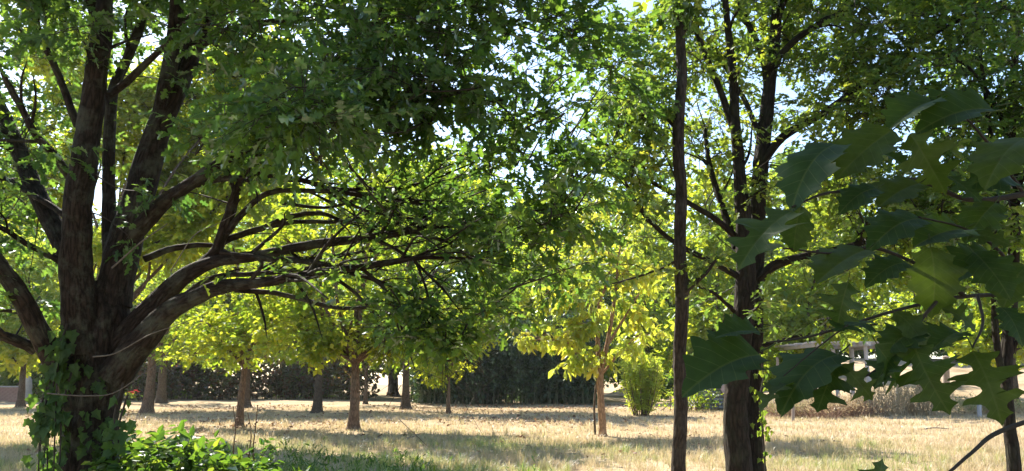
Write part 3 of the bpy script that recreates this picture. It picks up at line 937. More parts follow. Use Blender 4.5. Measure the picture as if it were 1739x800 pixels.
def oak():
    d = 9.5
    b = gnd(150, d); b[2] -= .15
    t = thing('oak_tree', 'big dark oak with many limbs and ivied trunk at left', 'tree', b)
    tp = [b, at(150, 790, d), at(155, 720, d), at(163, 650, d), at(168, 590, d), at(172, 530, d), at(175, 480, d)]
    P = spline(tp, 9)
    rk = np.interp(np.linspace(0, 1, len(P)), [0, .1, .3, .5, .7, .85, 1], np.array([60, 46, 40, 42, 46, 40, 26])) * d / F
    tube(MB(), P, rk, 48, .24).build('trunk', M_BARK, t)
    limbs = [
        # pts, depth from-to, radii px, leafy?
        ([(130, 670), (100, 620), (72, 570), (40, 505), (0, 450), (-50, 390), (-120, 320)], 9.4, 8.2, [30, 27, 24, 22, 20, 16, 12], 6),
        ([(60, 595), (28, 578), (-10, 566), (-80, 560)], 9.2, 8.8, [15, 14, 12, 9], 3),
        ([(140, 600), (132, 520), (128, 430), (132, 340), (146, 240), (160, 150), (172, 60), (178, -60), (190, -200)], 9.3, 8.6, [40, 38, 34, 31, 28, 26, 24, 21, 16], 5),
        ([(128, 470), (95, 395), (55, 315), (20, 230), (-20, 150), (-70, 60)], 9.4, 10.2, [24, 22, 20, 18, 15, 10], 5),
        ([(122, 310), (95, 268), (60, 225), (20, 150), (-10, 90)], 9.2, 8.0, [11, 10, 9, 8, 6], 4),
        ([(132, 215), (107, 150), (82, 95), (55, 35), (20, -40)], 9.0, 8.4, [10, 9, 8, 7, 5], 5),
        ([(190, 500), (188, 400), (185, 250), (191, 150), (215, 95), (250, 0), (280, -90)], 9.7, 10.4, [18, 16, 14, 13, 12, 10, 7], 4),
        ([(190, 520), (208, 420), (236, 330), (265, 230), (300, 150), (338, 60), (375, -10), (420, -110)], 9.5, 9.9, [42, 38, 34, 30, 26, 23, 21, 15], 5),
        ([(262, 240), (282, 150), (295, 60), (302, -40), (310, -160)], 9.7, 9.2, [20, 18, 17, 15, 11], 4),
        ([(195, 640), (235, 585), (285, 530), (350, 498), (430, 484), (520, 470), (610, 455), (705, 440), (790, 440), (870, 455)], 9.4, 8.1, [40, 32, 24, 18, 13, 10, 8.5, 7, 5, 3], 9),
        ([(200, 590), (262, 520), (310, 470), (360, 445), (440, 433), (520, 416), (630, 400), (700, 388), (780, 378), (870, 362), (960, 350)], 9.5, 8.6, [34, 26, 20, 15, 12, 11, 10, 9, 7, 5, 3], 9),
        ([(340, 452), (368, 425), (388, 370), (405, 320), (432, 270), (470, 230)], 9.4, 9.0, [14, 14, 14, 12, 10, 7], 3),
        ([(380, 402), (412, 366), (456, 332), (520, 330), (598, 336), (683, 346), (742, 361), (800, 392)], 9.3, 8.4, [9, 8, 7, 6.5, 6, 5, 4, 2], 6),
        ([(382, 408), (444, 387), (490, 368), (540, 361), (586, 375), (650, 392)], 9.4, 9.9, [9, 8, 7, 6, 4, 2], 4),
        ([(395, 350), (430, 300), (480, 305), (520, 311), (558, 324), (600, 328), (667, 324), (714, 315), (780, 290), (850, 262)], 9.3, 8.7, [8, 8, 7, 7, 7, 7, 6, 5, 4, 2.5], 7),
        ([(440, 390), (500, 376), (586, 375), (640, 358), (690, 350), (750, 352)], 9.5, 10.1, [6, 6, 5, 4, 3, 2], 4),
        ([(225, 400), (275, 348), (320, 316), (372, 278), (430, 252), (500, 216), (600, 190), (680, 174), (740, 176), (820, 182), (900, 170)], 9.4, 7.6, [20, 18, 15, 13, 12, 11, 9, 8, 6, 5, 3], 10),
        ([(320, 316), (375, 304), (420, 302), (470, 280), (540, 262)], 9.2, 8.4, [9, 9, 8, 6, 4], 4),
        ([(330, 80), (400, 48), (470, 34), (540, 30), (640, 12), (740, -10), (830, -30)], 9.8, 8.4, [12, 10, 8, 7, 6, 5, 3], 8),
        ([(320, 110), (400, 125), (450, 114), (525, 108), (600, 90), (690, 60), (760, 30)], 9.7, 8.2, [9, 8, 7, 6, 6, 6, 4], 8),
        ([(165, 172), (215, 138), (272, 86), (310, 40)], 9.2, 8.4, [11, 10, 8, 6], 3),
        ([(125, 455), (85, 432), (50, 412), (0, 378), (-60, 340)], 9.3, 8.6, [9, 8, 7, 6, 4], 5),
        ([(110, 365), (60, 335), (10, 305), (-50, 285)], 9.3, 9.8, [8, 7, 6, 4], 5),
        ([(245, 440), (300, 420), (360, 418), (400, 436)], 9.6, 10.2, [9, 8, 6, 4], 2),
        ([(375, 430), (455, 440), (540, 445), (620, 470), (700, 500), (760, 540)], 9.2, 8.4, [8, 7, 6, 5, 4, 2], 3),
        ([(430, 484), (444, 530), (452, 575)], 9.2, 8.9, [4, 3, 1.5], 0), ([(500, 472), (528, 520), (545, 575)], 8.9, 8.6, [4, 3, 1.5], 0), ([(556, 464), (605, 500), (640, 545), (652, 585)], 8.8, 8.4, [5, 4, 3, 1.5], 0),
        ([(612, 455), (664, 500), (700, 560)], 8.6, 8.3, [5, 4, 1.5], 0), ([(628, 400), (690, 436), (750, 490), (800, 550)], 9, 8.4, [5, 4, 3, 1.5], 0), ([(704, 440), (724, 490), (736, 550)], 8.4, 8.2, [4, 3, 1.5], 0),
        ([(695, 390), (756, 412), (826, 462), (864, 510)], 8.9, 8.5, [6, 5, 3, 1.5], 0), ([(560, 324), (620, 358), (700, 372), (780, 420)], 9.0, 8.6, [5, 4, 3, 1.5], 1), ([(480, 345), (560, 350), (640, 318), (700, 280)], 9.4, 9.0, [5, 4, 3, 1.5], 1),
        ([(400, 492), (480, 500), (570, 520), (640, 522), (720, 545)], 9.1, 8.7, [7, 6, 5, 4, 2], 2), ([(440, 436), (520, 440), (600, 432), (690, 418), (760, 402)], 9.3, 8.8, [6, 5, 4, 3, 2], 1), ([(500, 216), (560, 250), (610, 300), (650, 345)], 8.6, 8.4, [5, 4, 3, 1.5], 1),
        ([(300, 512), (360, 470), (450, 462), (530, 450), (610, 420)], 9.5, 9.2, [9, 7, 6, 4, 2], 1),
        # upper crown, above the picture
        ([(172, 40), (120, -80), (60, -220), (0, -380)], 9.0, 7.6, [18, 16, 12, 7], 8),
        ([(345, 40), (440, -60), (560, -150), (700, -230), (850, -280)], 9.8, 7.4, [18, 14, 11, 8, 5], 10),
        ([(180, -40), (240, -170), (300, -320), (400, -450)], 8.8, 7.2, [18, 14, 10, 6], 9),
        ([(300, -30), (360, -160), (400, -330), (420, -500)], 9.2, 9.8, [16, 13, 10, 6], 8),
    ]
    nodes, l2, lv, tw = [], Leaves(), Leaves(), MB()
    for pts, d0, d1, rr, nb in limbs:
        Q, r = px_limb(pts, d0, d1, [q * (.74 if rr[0] > 16 else .70) for q in rr], 0, per=7, wob=.011)
        r = r * np.clip(np.linspace(3.2, .25, len(r)), 0, 1)
        lmb = tube(MB(), Q, r, 14 if rr[0] > 16 else 8, .13 if rr[0] > 12 else .1)
        lo = lmb.build('limb', M_BARK, t)
        nodes.append(Q[len(Q) // 3:])
        mx, my = pts[len(pts) // 2]
        paths = side_branches(lo, M_BARK, Q, r, nb + (6 if 400 < mx < 760 and 280 < my < 520 else 0), 1.1, start=.3 if len(pts) > 7 else .4)
        for q in paths:
            nodes.append(q[2:])
            mid_px = proj(q[-1:])[0]
            st_ = 4 if (380 < mid_px[0] < 850 and 230 < mid_px[1] < 560) or (0 < mid_px[0] < 400 and 40 < mid_px[1] < 700) else 1       # the low fan of limbs is thinly leaved
            ii = np.arange(3, len(q))[::st_]
            sprays(lv, tw, q[ii], np.gradient(q, axis=0)[ii] + R.normal(0, .25, (len(ii), 3)), 8 if st_ == 1 else 5, .42, .145, var=(0, .8))
    nd = np.vstack(nodes)
    A = [  # px, py, depth, rx, ry, rd, clumps, sprays
        (470, 60, 8.6, 90, 50, .9, 9, 9), (560, 60, 8.3, 100, 60, 1, 10, 9), (1000, 50, 8.8, 60, 60, .7, 9, 8), (1030, 140, 8.9, 44, 50, .7, 6, 8), (1010, 270, 8.9, 40, 40, .6, 3, 7), (1010, 350, 8.9, 40, 34, .6, 3, 7), (670, 70, 8, 120, 70, 1, 13, 9), (790, 60, 8, 110, 75, 1, 10, 9), (900, 60, 8.3, 100, 75, 1, 8, 8), (990, 90, 8.6, 60, 80, .8, 4, 7),
        (600, 150, 7.4, 120, 50, .8, 12, 9), (700, 140, 7.4, 110, 60, .8, 13, 9), (500, 190, 6.2, 80, 38, .5, 13, 8), (580, 215, 6.6, 60, 26, .5, 7, 7), (790, 170, 7.8, 90, 60, .8, 6, 8), (880, 160, 8.5, 90, 60, .9, 6, 8),
        (960, 220, 8.8, 60, 60, .8, 5, 8), (420, 190, 7.6, 60, 46, .6, 6, 7), (400, 120, 9.4, 60, 40, .7, 3, 7), (870, 270, 8.7, 90, 44, .8, 7, 9), (940, 310, 8.8, 80, 44, .8, 7, 9), (820, 320, 8.5, 90, 44, .8, 4, 8),
        (890, 370, 8.5, 80, 36, .7, 9, 9), (960, 380, 8.8, 50, 30, .6, 3, 8), (740, 250, 8.4, 100, 40, .8, 4, 7), (640, 240, 8, 90, 34, .8, 3, 7), (780, 410, 8.4, 90, 30, .7, 3, 7), (860, 450, 8.3, 90, 36, .7, 3, 7),
        (950, 450, 8.8, 46, 40, .6, 5, 8), (740, 520, 8.2, 70, 34, .6, 4, 7), (690, 560, 8.2, 44, 24, .4, 6, 8), (745, 570, 8.3, 46, 28, .45, 7, 8), (790, 540, 8.4, 60, 40, .6, 2, 7), 
        
        (50, 40, 10.6, 80, 50, 1.0, 9, 9), (150, 10, 10.4, 70, 44, 1, 7, 9), (20, 150, 10.4, 60, 40, 1.0, 4, 8), (80, 230, 10.6, 70, 44, 1.0, 5, 8), (30, 300, 10.6, 60, 40, 1.0, 5, 8), (20, 400, 10.4, 60, 36, 1, 3, 8), (80, 500, 10.2, 50, 36, .8, 3, 7),
        (150, 70, 8.3, 24, 34, .4, 3, 6), (60, 20, 8.4, 60, 24, .5, 4, 7), (60, 240, 8.2, 40, 30, .4, 2, 6), (250, 60, 10.6, 60, 50, .8, 4, 7), (320, 160, 10.4, 50, 44, .7, 3, 7), (270, 330, 9.0, 36, 20, .3, 2, 6), (380, 250, 8.6, 50, 34, .6, 4, 7), (220, 385, 9, 26, 24, .3, 1, 6),
        (330, 40, 10.6, 60, 40, .9, 5, 7), (-80, 250, 9.6, 90, 160, 1.4, 11, 8), (-90, 470, 9.6, 70, 90, 1.0, 5, 8), (460, 110, 9.2, 70, 34, .7, 5, 7),
    ]
    for x, y, dd, rx, ry, rd, K, sp in A:
        c, rad = cl(x, y, dd, rx, ry, rd)
        clumps(lv, tw, nd, c, rad, int(K * (.62 if y > 235 and x > 640 else .9 if y < 340 and 420 < x < 1010 else 1.1) + .5), sp - 2, 8, .38, .145, flat=.75, sub=.52 if y < 340 else .42, var=(0, .6), droop=.35)
    for x, y, dd, rx, ry, rd, K in [(60, -120, 8.4, 160, 70, 1.8, 16), (250, -140, 8.6, 160, 80, 2, 16), (450, -110, 8.4, 150, 70, 1.8, 16), (650, -110, 8, 150, 70, 1.6, 18), (850, -120, 7.8, 150, 70, 1.6, 16),
                                    (300, -330, 8.4, 260, 120, 2.4, 26), (600, -300, 7.6, 260, 110, 2.2, 26), (20, -330, 8.2, 180, 110, 2, 16), (820, -300, 6.8, 180, 100, 2, 16)]:
        c, rad = cl(x, y, dd, rx, ry, rd)
        clumps(l2, None, None, c, rad, K, 10, 8, .4, .15, sub=.42, var=(0, .8), droop=.35)
    tw.build('twigs', M_TWIG, t, kind='stuff')
    l2.build(t, FARL, M_OAK, 0, name='upper_crown')
    p, d_, n_, sz, c_ = lv.cat()                            # nothing grows below the browse line
    ok = p[:, 2] > 2.15 + .25 * np.sin(p[:, 0] * 2.1)
    lv.p, lv.d, lv.n, lv.s, lv.c = [p[ok]], [d_[ok]], [n_[ok]], [sz[ok]], [c_[ok]]
    lv.build(t, OAK, M_OAK, 300)
    # pale dead twigs
    for pts, d0, d1, r in ([(158, 606), (195, 600), (250, 570), (300, 552), (352, 532)], 8.9, 8.6, 2.2), ([(80, 668), (140, 672), (190, 668), (235, 640), (280, 605), (300, 570)], 8.8, 8.5, 2.0), \
            ([(690, 172), (730, 150), (750, 110), (758, 70)], 7.4, 7.1, 1.7), ([(660, 185), (700, 165), (722, 130), (718, 105)], 7.4, 7.2, 1.6), ([(290, 460), (330, 400), (370, 380), (420, 350)], 8.8, 8.6, 1.5), ([(190, 455), (240, 412), (285, 380)], 8.9, 8.7, 3.0):
        Q, r_ = px_limb(pts, d0, d1, [r * .6, r * .25], 0, per=5, wob=.004)
        tube(mb := MB(), Q, r_, 5)
        mb.build('dead_twig', M_DEAD, t)
    return P, rk


OP, OR = oak()


# ivy on the oak
def ivy():
    b = gnd(90, 9.0)
    t = thing('ivy_vine', 'ivy hanging and climbing on the big oak trunk', 'ivy', b)
    lv = Leaves()
    ns = 0
    for x0, x1, top, k in [(88, 60, 590, 30), (80, 78, 610, 30), (95, 70, 600, 34), (70, 64, 650, 24), (100, 92, 560, 34), (108, 100, 640, 26), (203, 200, 680, 14), (196, 206, 660, 10)]:
        Q, r = px_limb([(x0 + 14, top - 10), (x0, top + 40), ((x0 + x1) / 2, (top + 830) / 2), (x1, 850 if x0 < 190 else 745)], 9.0, 8.9, [2, 1.2], 0, per=6, wob=.006)
        tube(mb := MB(), Q, r, 5)
        mb.build('stem', M_TWIG, t)
        i = R.integers(0, len(Q), int(k * 1.15))
        k = len(i)
        p = Q[i] + R.normal(0, .075, (k, 3)) * np.array([1, .7, 1])
        lv.add(p, np.stack([R.normal(0, .5, k), R.normal(-.2, .3, k), -np.ones(k)], 1), np.stack([R.normal(0, .5, k), -np.ones(k), R.normal(.4, .4, k)], 1), R.uniform(.07, .18, k), R.uniform(0, .35, k) ** 1.5)
    # on the bark
    k = 110
    f = R.uniform(.08, .62, k)
    i = np.clip((f * len(OP)).astype(int), 0, len(OP) - 1)
    a = R.uniform(-2.6, -.3, k) + np.where(R.uniform(0, 1, k) < .4, -.4, 0)
    nr = np.stack([np.cos(a), np.sin(a), 0 * a], 1)
    p = OP[i] + nr * (OR[i] * 1.08 + .02)[:, None] + R.normal(0, .02, (k, 3))
    lv.add(p, np.stack([R.normal(0, .5, k), R.normal(0, .2, k), -np.ones(k)], 1) + nr * .2, nr + R.normal(0, .3, (k, 3)) + UP * .2, R.uniform(.07, .15, k), R.uniform(0, .25, k))
    lv.build(t, IVY, M_IVY, 300, name='foliage')


ivy()


def small_ivy():
    b = gnd(1300, 11.3)
    t = thing('ivy_vine', 'thin ivy with small bright leaves on the twin stemmed oak', 'ivy', b)
    Q, r = px_limb([(1302, 840), (1296, 740), (1290, 680), (1296, 640), (1290, 600)], 11.2, 11.3, [1.6, .8], 0, per=6, wob=.004)
    tube(MB(), Q, r, 5).build('stem', M_TWIG, t)
    k = 60
    p = Q[R.integers(4, len(Q), k)] + R.normal(0, .07, (k, 3)) * np.array([1, .4, 1])
    lv = Leaves()
    lv.add(p, np.stack([R.normal(0, .6, k), R.normal(-.2, .3, k), -np.ones(k)], 1), np.stack([R.normal(0, .5, k), -np.ones(k), R.normal(.4, .4, k)], 1), R.uniform(.06, .11, k), R.uniform(.5, 1, k))
    lv.build(t, IVY, M_IVY, 60)


small_ivy()


# leafy bush at the oak's foot
def leafy_bush():
    b = gnd(320, 9.8)
    t = thing('leafy_bush', 'glossy green leafy bush beside the big oak trunk', 'bush', b)
    lv = Leaves()
    for i in range(60):
        px = R.uniform(195, 470)
        dd = R.uniform(9.0, 11.2)
        q = gnd(px, dd)
        u = (px - 320) / 160
        h = (.98 - .30 * u * u + .10 * math.sin(px * .07)) * R.uniform(.65, 1.02) * (1 - .3 * max(0, u))
        top = q + np.array([R.normal(0, .18), R.normal(-.05, .15), h])
        P = spline([q, (q + top) / 2 + R.normal(0, .07, 3), top], 5)
        tube(mb := MB(), P, np.linspace(.012, .004, len(P)), 5)
        mb.build('stem', M_TWIG, t)
        for j in range(3, len(P)):
            k = 5 if j < len(P) - 1 else 8
            pp = P[j] + R.normal(0, .05, (k, 3))
            dr = R.normal(0, 1, (k, 3)) * np.array([1, 1, .4]) + UP * .25
            lv.add(pp, dr, UP + R.normal(0, .45, (k, 3)), R.uniform(.10, .19, k), np.clip(R.normal(.28, .3, k), 0, 1))
    lv.build(t, OVATE, M_BUSH, 300, name='foliage')
    k = 0
    for px, py0, py1 in ((398, 690, 760), (425, 700, 770), (432, 690, 765)):
        w = thing('dead_weed', ('tall brown dead weed stalk left of the other two behind the bush', 'short crooked brown weed stalk between two taller ones', 'rightmost brown dead weed stalk behind the bush')[k], 'weed', gnd(px, 11.5))
        k += 1
        Q, r = px_limb([(px + R.uniform(-6, 6), 800), (px - 2, py1), (px + 2, (py0 + py1) / 2), (px + R.uniform(-6, 6), py0)], 11.5, 11.5, [1.3, .7], 0, per=5, wob=.004)
        Q[0, 2] = 0
        tube(MB(), Q, r, 5).build('stalk', M_RUSTY, w)
        pb = MB()
        for j in range(8):
            box(pb, Q[R.integers(len(Q) // 3, len(Q))] + R.normal(0, .03, 3), (.014, .014, .03), Matrix.Rotation(R.uniform(0, 3), 3, 'X'))
        pb.build('seed_head', M_RUSTY, w, kind='stuff')


M_RUSTY = plain_mat('dead stalk', (.10, .05, .03), (.20, .11, .06), 20)
leafy_bush()


# green weeds in the near grass
def weeds():
    t = thing('weed_patch', 'low green weeds growing in the near grass right of the bush', 'weeds', gnd(560, 14))
    t['kind'] = 'stuff'
    lv = Leaves()
    for i in range(240):
        px = R.normal(560, 130)
        dd = R.uniform(11.0, 16.5)
        q = gnd(px, dd)
        k = 7
        h = R.uniform(.08, .34) * (1.3 if px < 560 else .8)
        pp = q + np.stack([R.normal(0, .05, k), R.normal(0, .05, k), R.uniform(.02, h, k)], 1)
        lv.add(pp, R.normal(0, 1, (k, 3)) + UP * 1.1, UP + R.normal(0, .7, (k, 3)), R.uniform(.06, .13, k), np.clip(R.normal(.3, .3, k), 0, 1))
    lv.build(t, LANCE, M_BUSH, 0, name='foliage')


weeds()

# ------------------------------------------------------------------ trees on the right
def near_tree(name, label, base, limbs, A, leaf=M_OAK2, size=.14, singles=300, bark=M_BARK_D, var=(0, .9), top=()):
    b = np.asarray(base, float)
    t = thing(name, label, 'tree', b)
    nodes, l2, lv, tw = [], Leaves(), Leaves(), MB()
    for part, pts, d0, d1, rr, nb in limbs:
        Q, r = px_limb(pts, d0, d1, [q * .75 for q in rr], 0, per=8, wob=.006)
        lmb = tube(MB(), Q, r, 24 if part == 'trunk' else (12 if rr[0] > 10 else 7), .15 if part == 'trunk' else .1)
        lo = lmb.build(part, bark, t)
        nodes.append(Q[len(Q) // 3:])
        if nb:
            for q in side_branches(lo, bark, Q, r, nb, 1.0, start=.35):
                nodes.append(q[2:])
                sprays(lv, tw, np.vstack([q[3:], q[-1:]]), np.gradient(q, axis=0)[np.r_[3:len(q), len(q) - 1]] + R.normal(0, .25, (len(q) - 2, 3)), 7, .4, size, var=var)
    nd = np.vstack(nodes)
    for x, y, dd, rx, ry, rd, K, sp in A:
        c, rad = cl(x, y, dd, rx, ry, rd)
        clumps(lv, tw, nd, c, rad, int(K * 1.25 + .5), sp, 8, .36, size, sub=.38, var=var, droop=.3)
    for x, y, dd, rx, ry, rd, K in top:
        c, rad = cl(x, y, dd, rx, ry, rd)
        clumps(l2, None, None, c, rad, K, 10, 8, .4, size * 1.25, sub=.42, var=var, droop=.3)
    tw.build('twigs', M_TWIG, t, kind='stuff')
    l2.build(t, FARL, leaf, 0, name='upper_crown')
    lv.build(t, OAK, leaf, singles)
    return t


near_tree('oak_tree', 'dark twin stemmed oak right of the slim bare trunk', gnd(1262, 11.5), [
    ('trunk', [(1252, 880), (1254, 800), (1248, 700), (1256, 600), (1266, 500), (1266, 420), (1258, 320), (1250, 220), (1245, 130), (1236, 30), (1225, -90)], 11.4, 11.2, [36, 29, 26, 25, 23, 21, 15, 12, 10, 8, 5], 5),
    ('trunk', [(1288, 870), (1282, 780), (1280, 680), (1282, 560), (1284, 450), (1288, 340), (1296, 240), (1308, 140), (1318, 40), (1328, -80), (1340, -220)], 11.7, 11.6, [26, 22, 20, 19, 18, 18, 17, 15, 13, 10, 6], 6),
    ('limb', [(1250, 420), (1230, 360), (1214, 310), (1204, 270), (1196, 210)], 11.5, 12.4, [9, 8, 7, 6, 4], 3),
    ('limb', [(1288, 475), (1320, 448), (1380, 432), (1440, 420), (1500, 398), (1570, 372), (1640, 350)], 11.6, 10.6, [12, 11, 9, 8, 6, 5, 3], 7),
    ('limb', [(1292, 280), (1330, 232), (1400, 190), (1455, 150), (1510, 108), (1560, 70), (1620, 36), (1700, 0)], 11.6, 10.8, [11, 10, 9, 8, 7, 6, 5, 3], 8),
    ('limb', [(1252, 405), (1215, 372), (1165, 343), (1090, 300), (1035, 252), (990, 220)], 11.4, 10.4, [8, 7, 6, 5, 4, 2], 6),
    ('limb', [(1255, 470), (1215, 448), (1150, 415), (1100, 372), (1072, 330), (1055, 290)], 11.3, 10.6, [8, 7, 6, 5, 4, 2], 5),
    ('limb', [(1248, 225), (1222, 150), (1190, 70), (1172, 20), (1150, -60)], 11.3, 11.0, [9, 8, 7, 5, 3], 5),
    ('limb', [(1304, 170), (1296, 100), (1270, 40), (1250, -10), (1225, -80)], 11.6, 12.2, [9, 8, 7, 5, 3], 5),
    ('limb', [(1286, 220), (1262, 165), (1236, 120), (1210, 80)], 11.6, 12.3, [7, 6, 5, 3], 3),
    ('limb', [(1288, 590), (1350, 572), (1420, 560), (1490, 548)], 11.7, 11.1, [5, 4, 3, 2], 3),
    ('limb', [(1248, 530), (1215, 500), (1186, 486), (1160, 470)], 11.3, 10.8, [5, 4, 3, 2], 2),
    ('limb', [(1300, 120), (1360, 60), (1430, 20), (1510, -40)], 11.5, 10.6, [9, 8, 6, 4], 7),
], [
    (1070, 70, 11.4, 50, 50, .9, 5, 7), (1090, 150, 11.6, 60, 44, .9, 8, 8), (1070, 230, 10.8, 60, 50, .9, 9, 8), (1200, 60, 12.4, 60, 60, 1, 9, 8), (1215, 170, 12.8, 60, 50, 1, 8, 8), (1090, 310, 11.4, 70, 40, .9, 6, 7), (1190, 270, 12.8, 50, 50, .8, 6, 7),
    (1270, 60, 12.6, 50, 60, 1, 7, 8), (1380, 40, 12.2, 70, 60, 1, 10, 8), (1460, 90, 11, 70, 50, 1, 9, 8), (1380, 150, 12.3, 60, 46, 1, 8, 8), (1450, 190, 11, 70, 44, 1, 9, 8), (1540, 60, 10.8, 70, 50, 1, 9, 8), (1540, 150, 10.8, 70, 50, 1, 10, 8),
    (1400, 270, 11.3, 70, 40, 1, 8, 8), (1350, 330, 12.2, 50, 40, .8, 4, 7), (1480, 330, 11, 70, 40, 1, 8, 8), (1560, 300, 10.8, 60, 44, 1, 8, 8), (1420, 460, 11, 90, 26, .8, 4, 6), (1540, 420, 10.8, 70, 36, .8, 6, 7), (1380, 540, 11.2, 60, 26, .7, 2, 6), (1600, 380, 10.6, 60, 40, .8, 6, 7),
    (1080, 390, 10.8, 60, 30, .8, 2, 6), (1190, 400, 12.2, 40, 34, .7, 2, 6), (1210, 520, 12, 40, 30, .6, 2, 5),
], top=[(1150, -100, 11, 120, 70, 1.6, 13), (1350, -120, 11, 140, 80, 1.8, 16), (1540, -100, 10.6, 140, 80, 1.8, 14), (1300, -300, 10.8, 200, 110, 2.2, 18), (1550, -280, 10, 180, 110, 2, 14), (1080, -260, 10, 140, 90, 2, 10)])

near_tree('slim_tree', 'tall slim tree with straight bare grey brown trunk', gnd(1153, 10), [
    ('trunk', [(1152, 860), (1152, 770), (1157, 690), (1154, 600), (1159, 500), (1154, 420), (1157, 330), (1152, 250), (1158, 140), (1156, 60), (1159, 10), (1162, -120), (1166, -300)], 10, 10, [19, 15.5, 14.5, 14.5, 15.5, 14, 13.5, 14, 12.5, 12, 11.5, 9, 6], 0),
    ('limb', [(1160, 502), (1176, 484), (1200, 462), (1216, 440)], 9.95, 9.8, [6, 5, 4, 2.5], 1),
    ('limb', [(1152, 225), (1138, 208), (1115, 190), (1080, 196)], 10, 10.2, [5, 4, 3, 2], 2),
    ('limb', [(1152, 440), (1130, 452), (1090, 466), (1040, 480)], 9.95, 10.2, [4, 3, 2.5, 1.5], 3),
    ('limb', [(1158, 30), (1180, -20), (1220, -90)], 10, 10.2, [7, 6, 3], 3),
    ('limb', [(1158, 10), (1130, -40), (1090, -110)], 10, 10.2, [7, 6, 3], 3),
], [(1162, 0, 9.7, 34, 16, .4, 5, 8), (1190, 110, 10.5, 30, 40, .5, 2, 6), (1090, 190, 10.4, 40, 26, .5, 3, 6)], bark=M_BARK_S, singles=120,
    top=[(1170, -130, 10.8, 110, 60, 1.2, 9), (1160, -280, 10.8, 110, 70, 1.4, 9)])

near_tree('slender_tree', 'slender two stemmed tree at far right behind the near branch', gnd(1718, 11), [
    ('trunk', [(1728, 860), (1722, 780), (1712, 700), (1708, 620), (1714, 540), (1720, 440), (1722, 330), (1716, 210), (1722, 90), (1730, -40), (1736, -200)], 11, 11, [17, 14, 13, 13, 13, 12, 11, 10, 8, 6, 4], 5),
    ('trunk', [(1706, 650), (1696, 600), (1690, 520), (1690, 420), (1692, 330), (1684, 230), (1670, 120), (1655, 0)], 10.95, 10.8, [8, 7.5, 7, 7, 6, 5, 4, 2], 5),
    ('limb', [(1718, 600), (1732, 575), (1760, 560)], 11, 10.8, [5, 4, 3], 1),
    ('limb', [(1720, 330), (1760, 260), (1800, 200)], 11, 10.8, [6, 5, 3], 3),
    ('limb', [(1718, 240), (1680, 160), (1640, 110), (1600, 90)], 11, 10.5, [6, 5, 4, 2], 4),
], [(1640, 40, 10.8, 60, 50, 1, 9, 8), (1710, 60, 11, 60, 60, 1, 11, 8), (1660, 150, 10.8, 60, 50, 1, 9, 8), (1720, 190, 11, 50, 50, 1, 9, 8), (1640, 240, 10.8, 60, 44, .9, 7, 8), (1710, 300, 11, 50, 44, .9, 7, 8), (1650, 350, 10.8, 60, 40, .9, 7, 8), (1710, 400, 11, 50, 44, .9, 7, 8),
    (1630, 450, 10.8, 50, 36, .8, 5, 7), (1690, 480, 11, 50, 36, .8, 5, 7), (1790, 250, 11, 60, 200, 1.2, 14, 8)], singles=200, leaf=M_OAK,
    top=[(1700, -110, 10.8, 130, 80, 1.6, 14), (1720, -280, 10.4, 150, 100, 2, 12)])


# ------------------------------------------------------------------ near branch with big leaves
def big_leaf(seed):
    broad = [(0, 0, 0), (.08, .02, 0), (.20, .09, 0), (.30, .13, 1), (.26, .20, 0), (.25, .26, 0), (.33, .31, 0), (.43, .37, 1), (.37, .43, 0), (.30, .49, 0), (.35, .54, 0), (.42, .60, 1), (.33, .65, 0), (.24, .70, 0), (.27, .75, 0), (.29, .80, 1), (.19, .83, 0), (.12, .87, 0), (.09, .93, 0), (.004, 1, 1)]
    deep = [(0, 0, 0), (.05, .03, 0), (.13, .09, 0), (.27, .14, 1), (.20, .20, 0), (.12, .25, 0), (.12, .31, 0), (.20, .35, 0), (.34, .37, 0), (.48, .41, 1), (.37, .45, 0), (.41, .51, 1), (.24, .52, 0), (.13, .56, 0), (.12, .61, 0), (.19, .65, 0), (.31, .67, 0), (.39, .73, 1), (.26, .75, 0), (.14, .78, 0), (.11, .83, 0), (.17, .90, 1), (.06, .93, 0), (.004, 1, 1)]
    src = deep if seed >= 7 else broad
    P3 = np.array(src)
    tips = [0] + [i for i, p in enumerate(src) if p[2]]
    out = []
    for a_, b_ in zip(tips[:-1], tips[1:]):                 # round between the pointed lobe tips
        seg = spline(P3[a_:b_ + 1, :2], 2) if b_ - a_ > 1 else P3[a_:b_ + 1, :2]
        out += [tuple(q) for q in seg[:-1]]
    out.append(tuple(P3[-1, :2]))
    rs = np.random.default_rng(seed)
    V, A, Fq = [], [], []
    for sg in (1, -1):
        base = len(V)
        k = .9 + .2 * rs.uniform()
        for x, y in out:
            x2 = x * k * (1 + rs.normal(0, .05)); y2 = y + rs.normal(0, .006)
            for q in (0, .33, .66, 1):
                xx = sg * x2 * q
                yy = y2 * q + (y * .98) * (1 - q) if q else y
                V.append((xx, yy, 0)); A.append((rs.uniform(0, .0), xx, yy))
        n = len(out)
        for i in range(n - 1):
            for q in range(3):
                a = base + i * 4 + q
                f = [a, a + 1, a + 5, a + 4]
                Fq.append(f if sg > 0 else f[::-1])
    V = np.array(V); A = np.array(A)
    ph = rs.uniform(0, 6)
    V[:, 2] = .28 * np.abs(V[:, 0]) * rs.uniform(.2, 1.1) - rs.uniform(.15, .65) * (V[:, 1] - .25) ** 2 + .03 * np.sin(V[:, 1] * 17 + ph) * np.abs(V[:, 0]) * 2 + .03 * np.sin(V[:, 0] * 8 + ph)
    A[:, 0] = rs.uniform(.05, .95)
    mb = MB()
    mb.add(V, Fq, A)
    st_ = spline([(0, 0, 0), (.0, -.10, .01), (.01, -.2, .03)], 3)
    tube(mb, st_, .010, 5)
    mb.a[-1] = np.tile([.6, 0, 0], (len(mb.v[-1]), 1))
    return mb.mesh('leaf', M_NEAR, smooth=True)


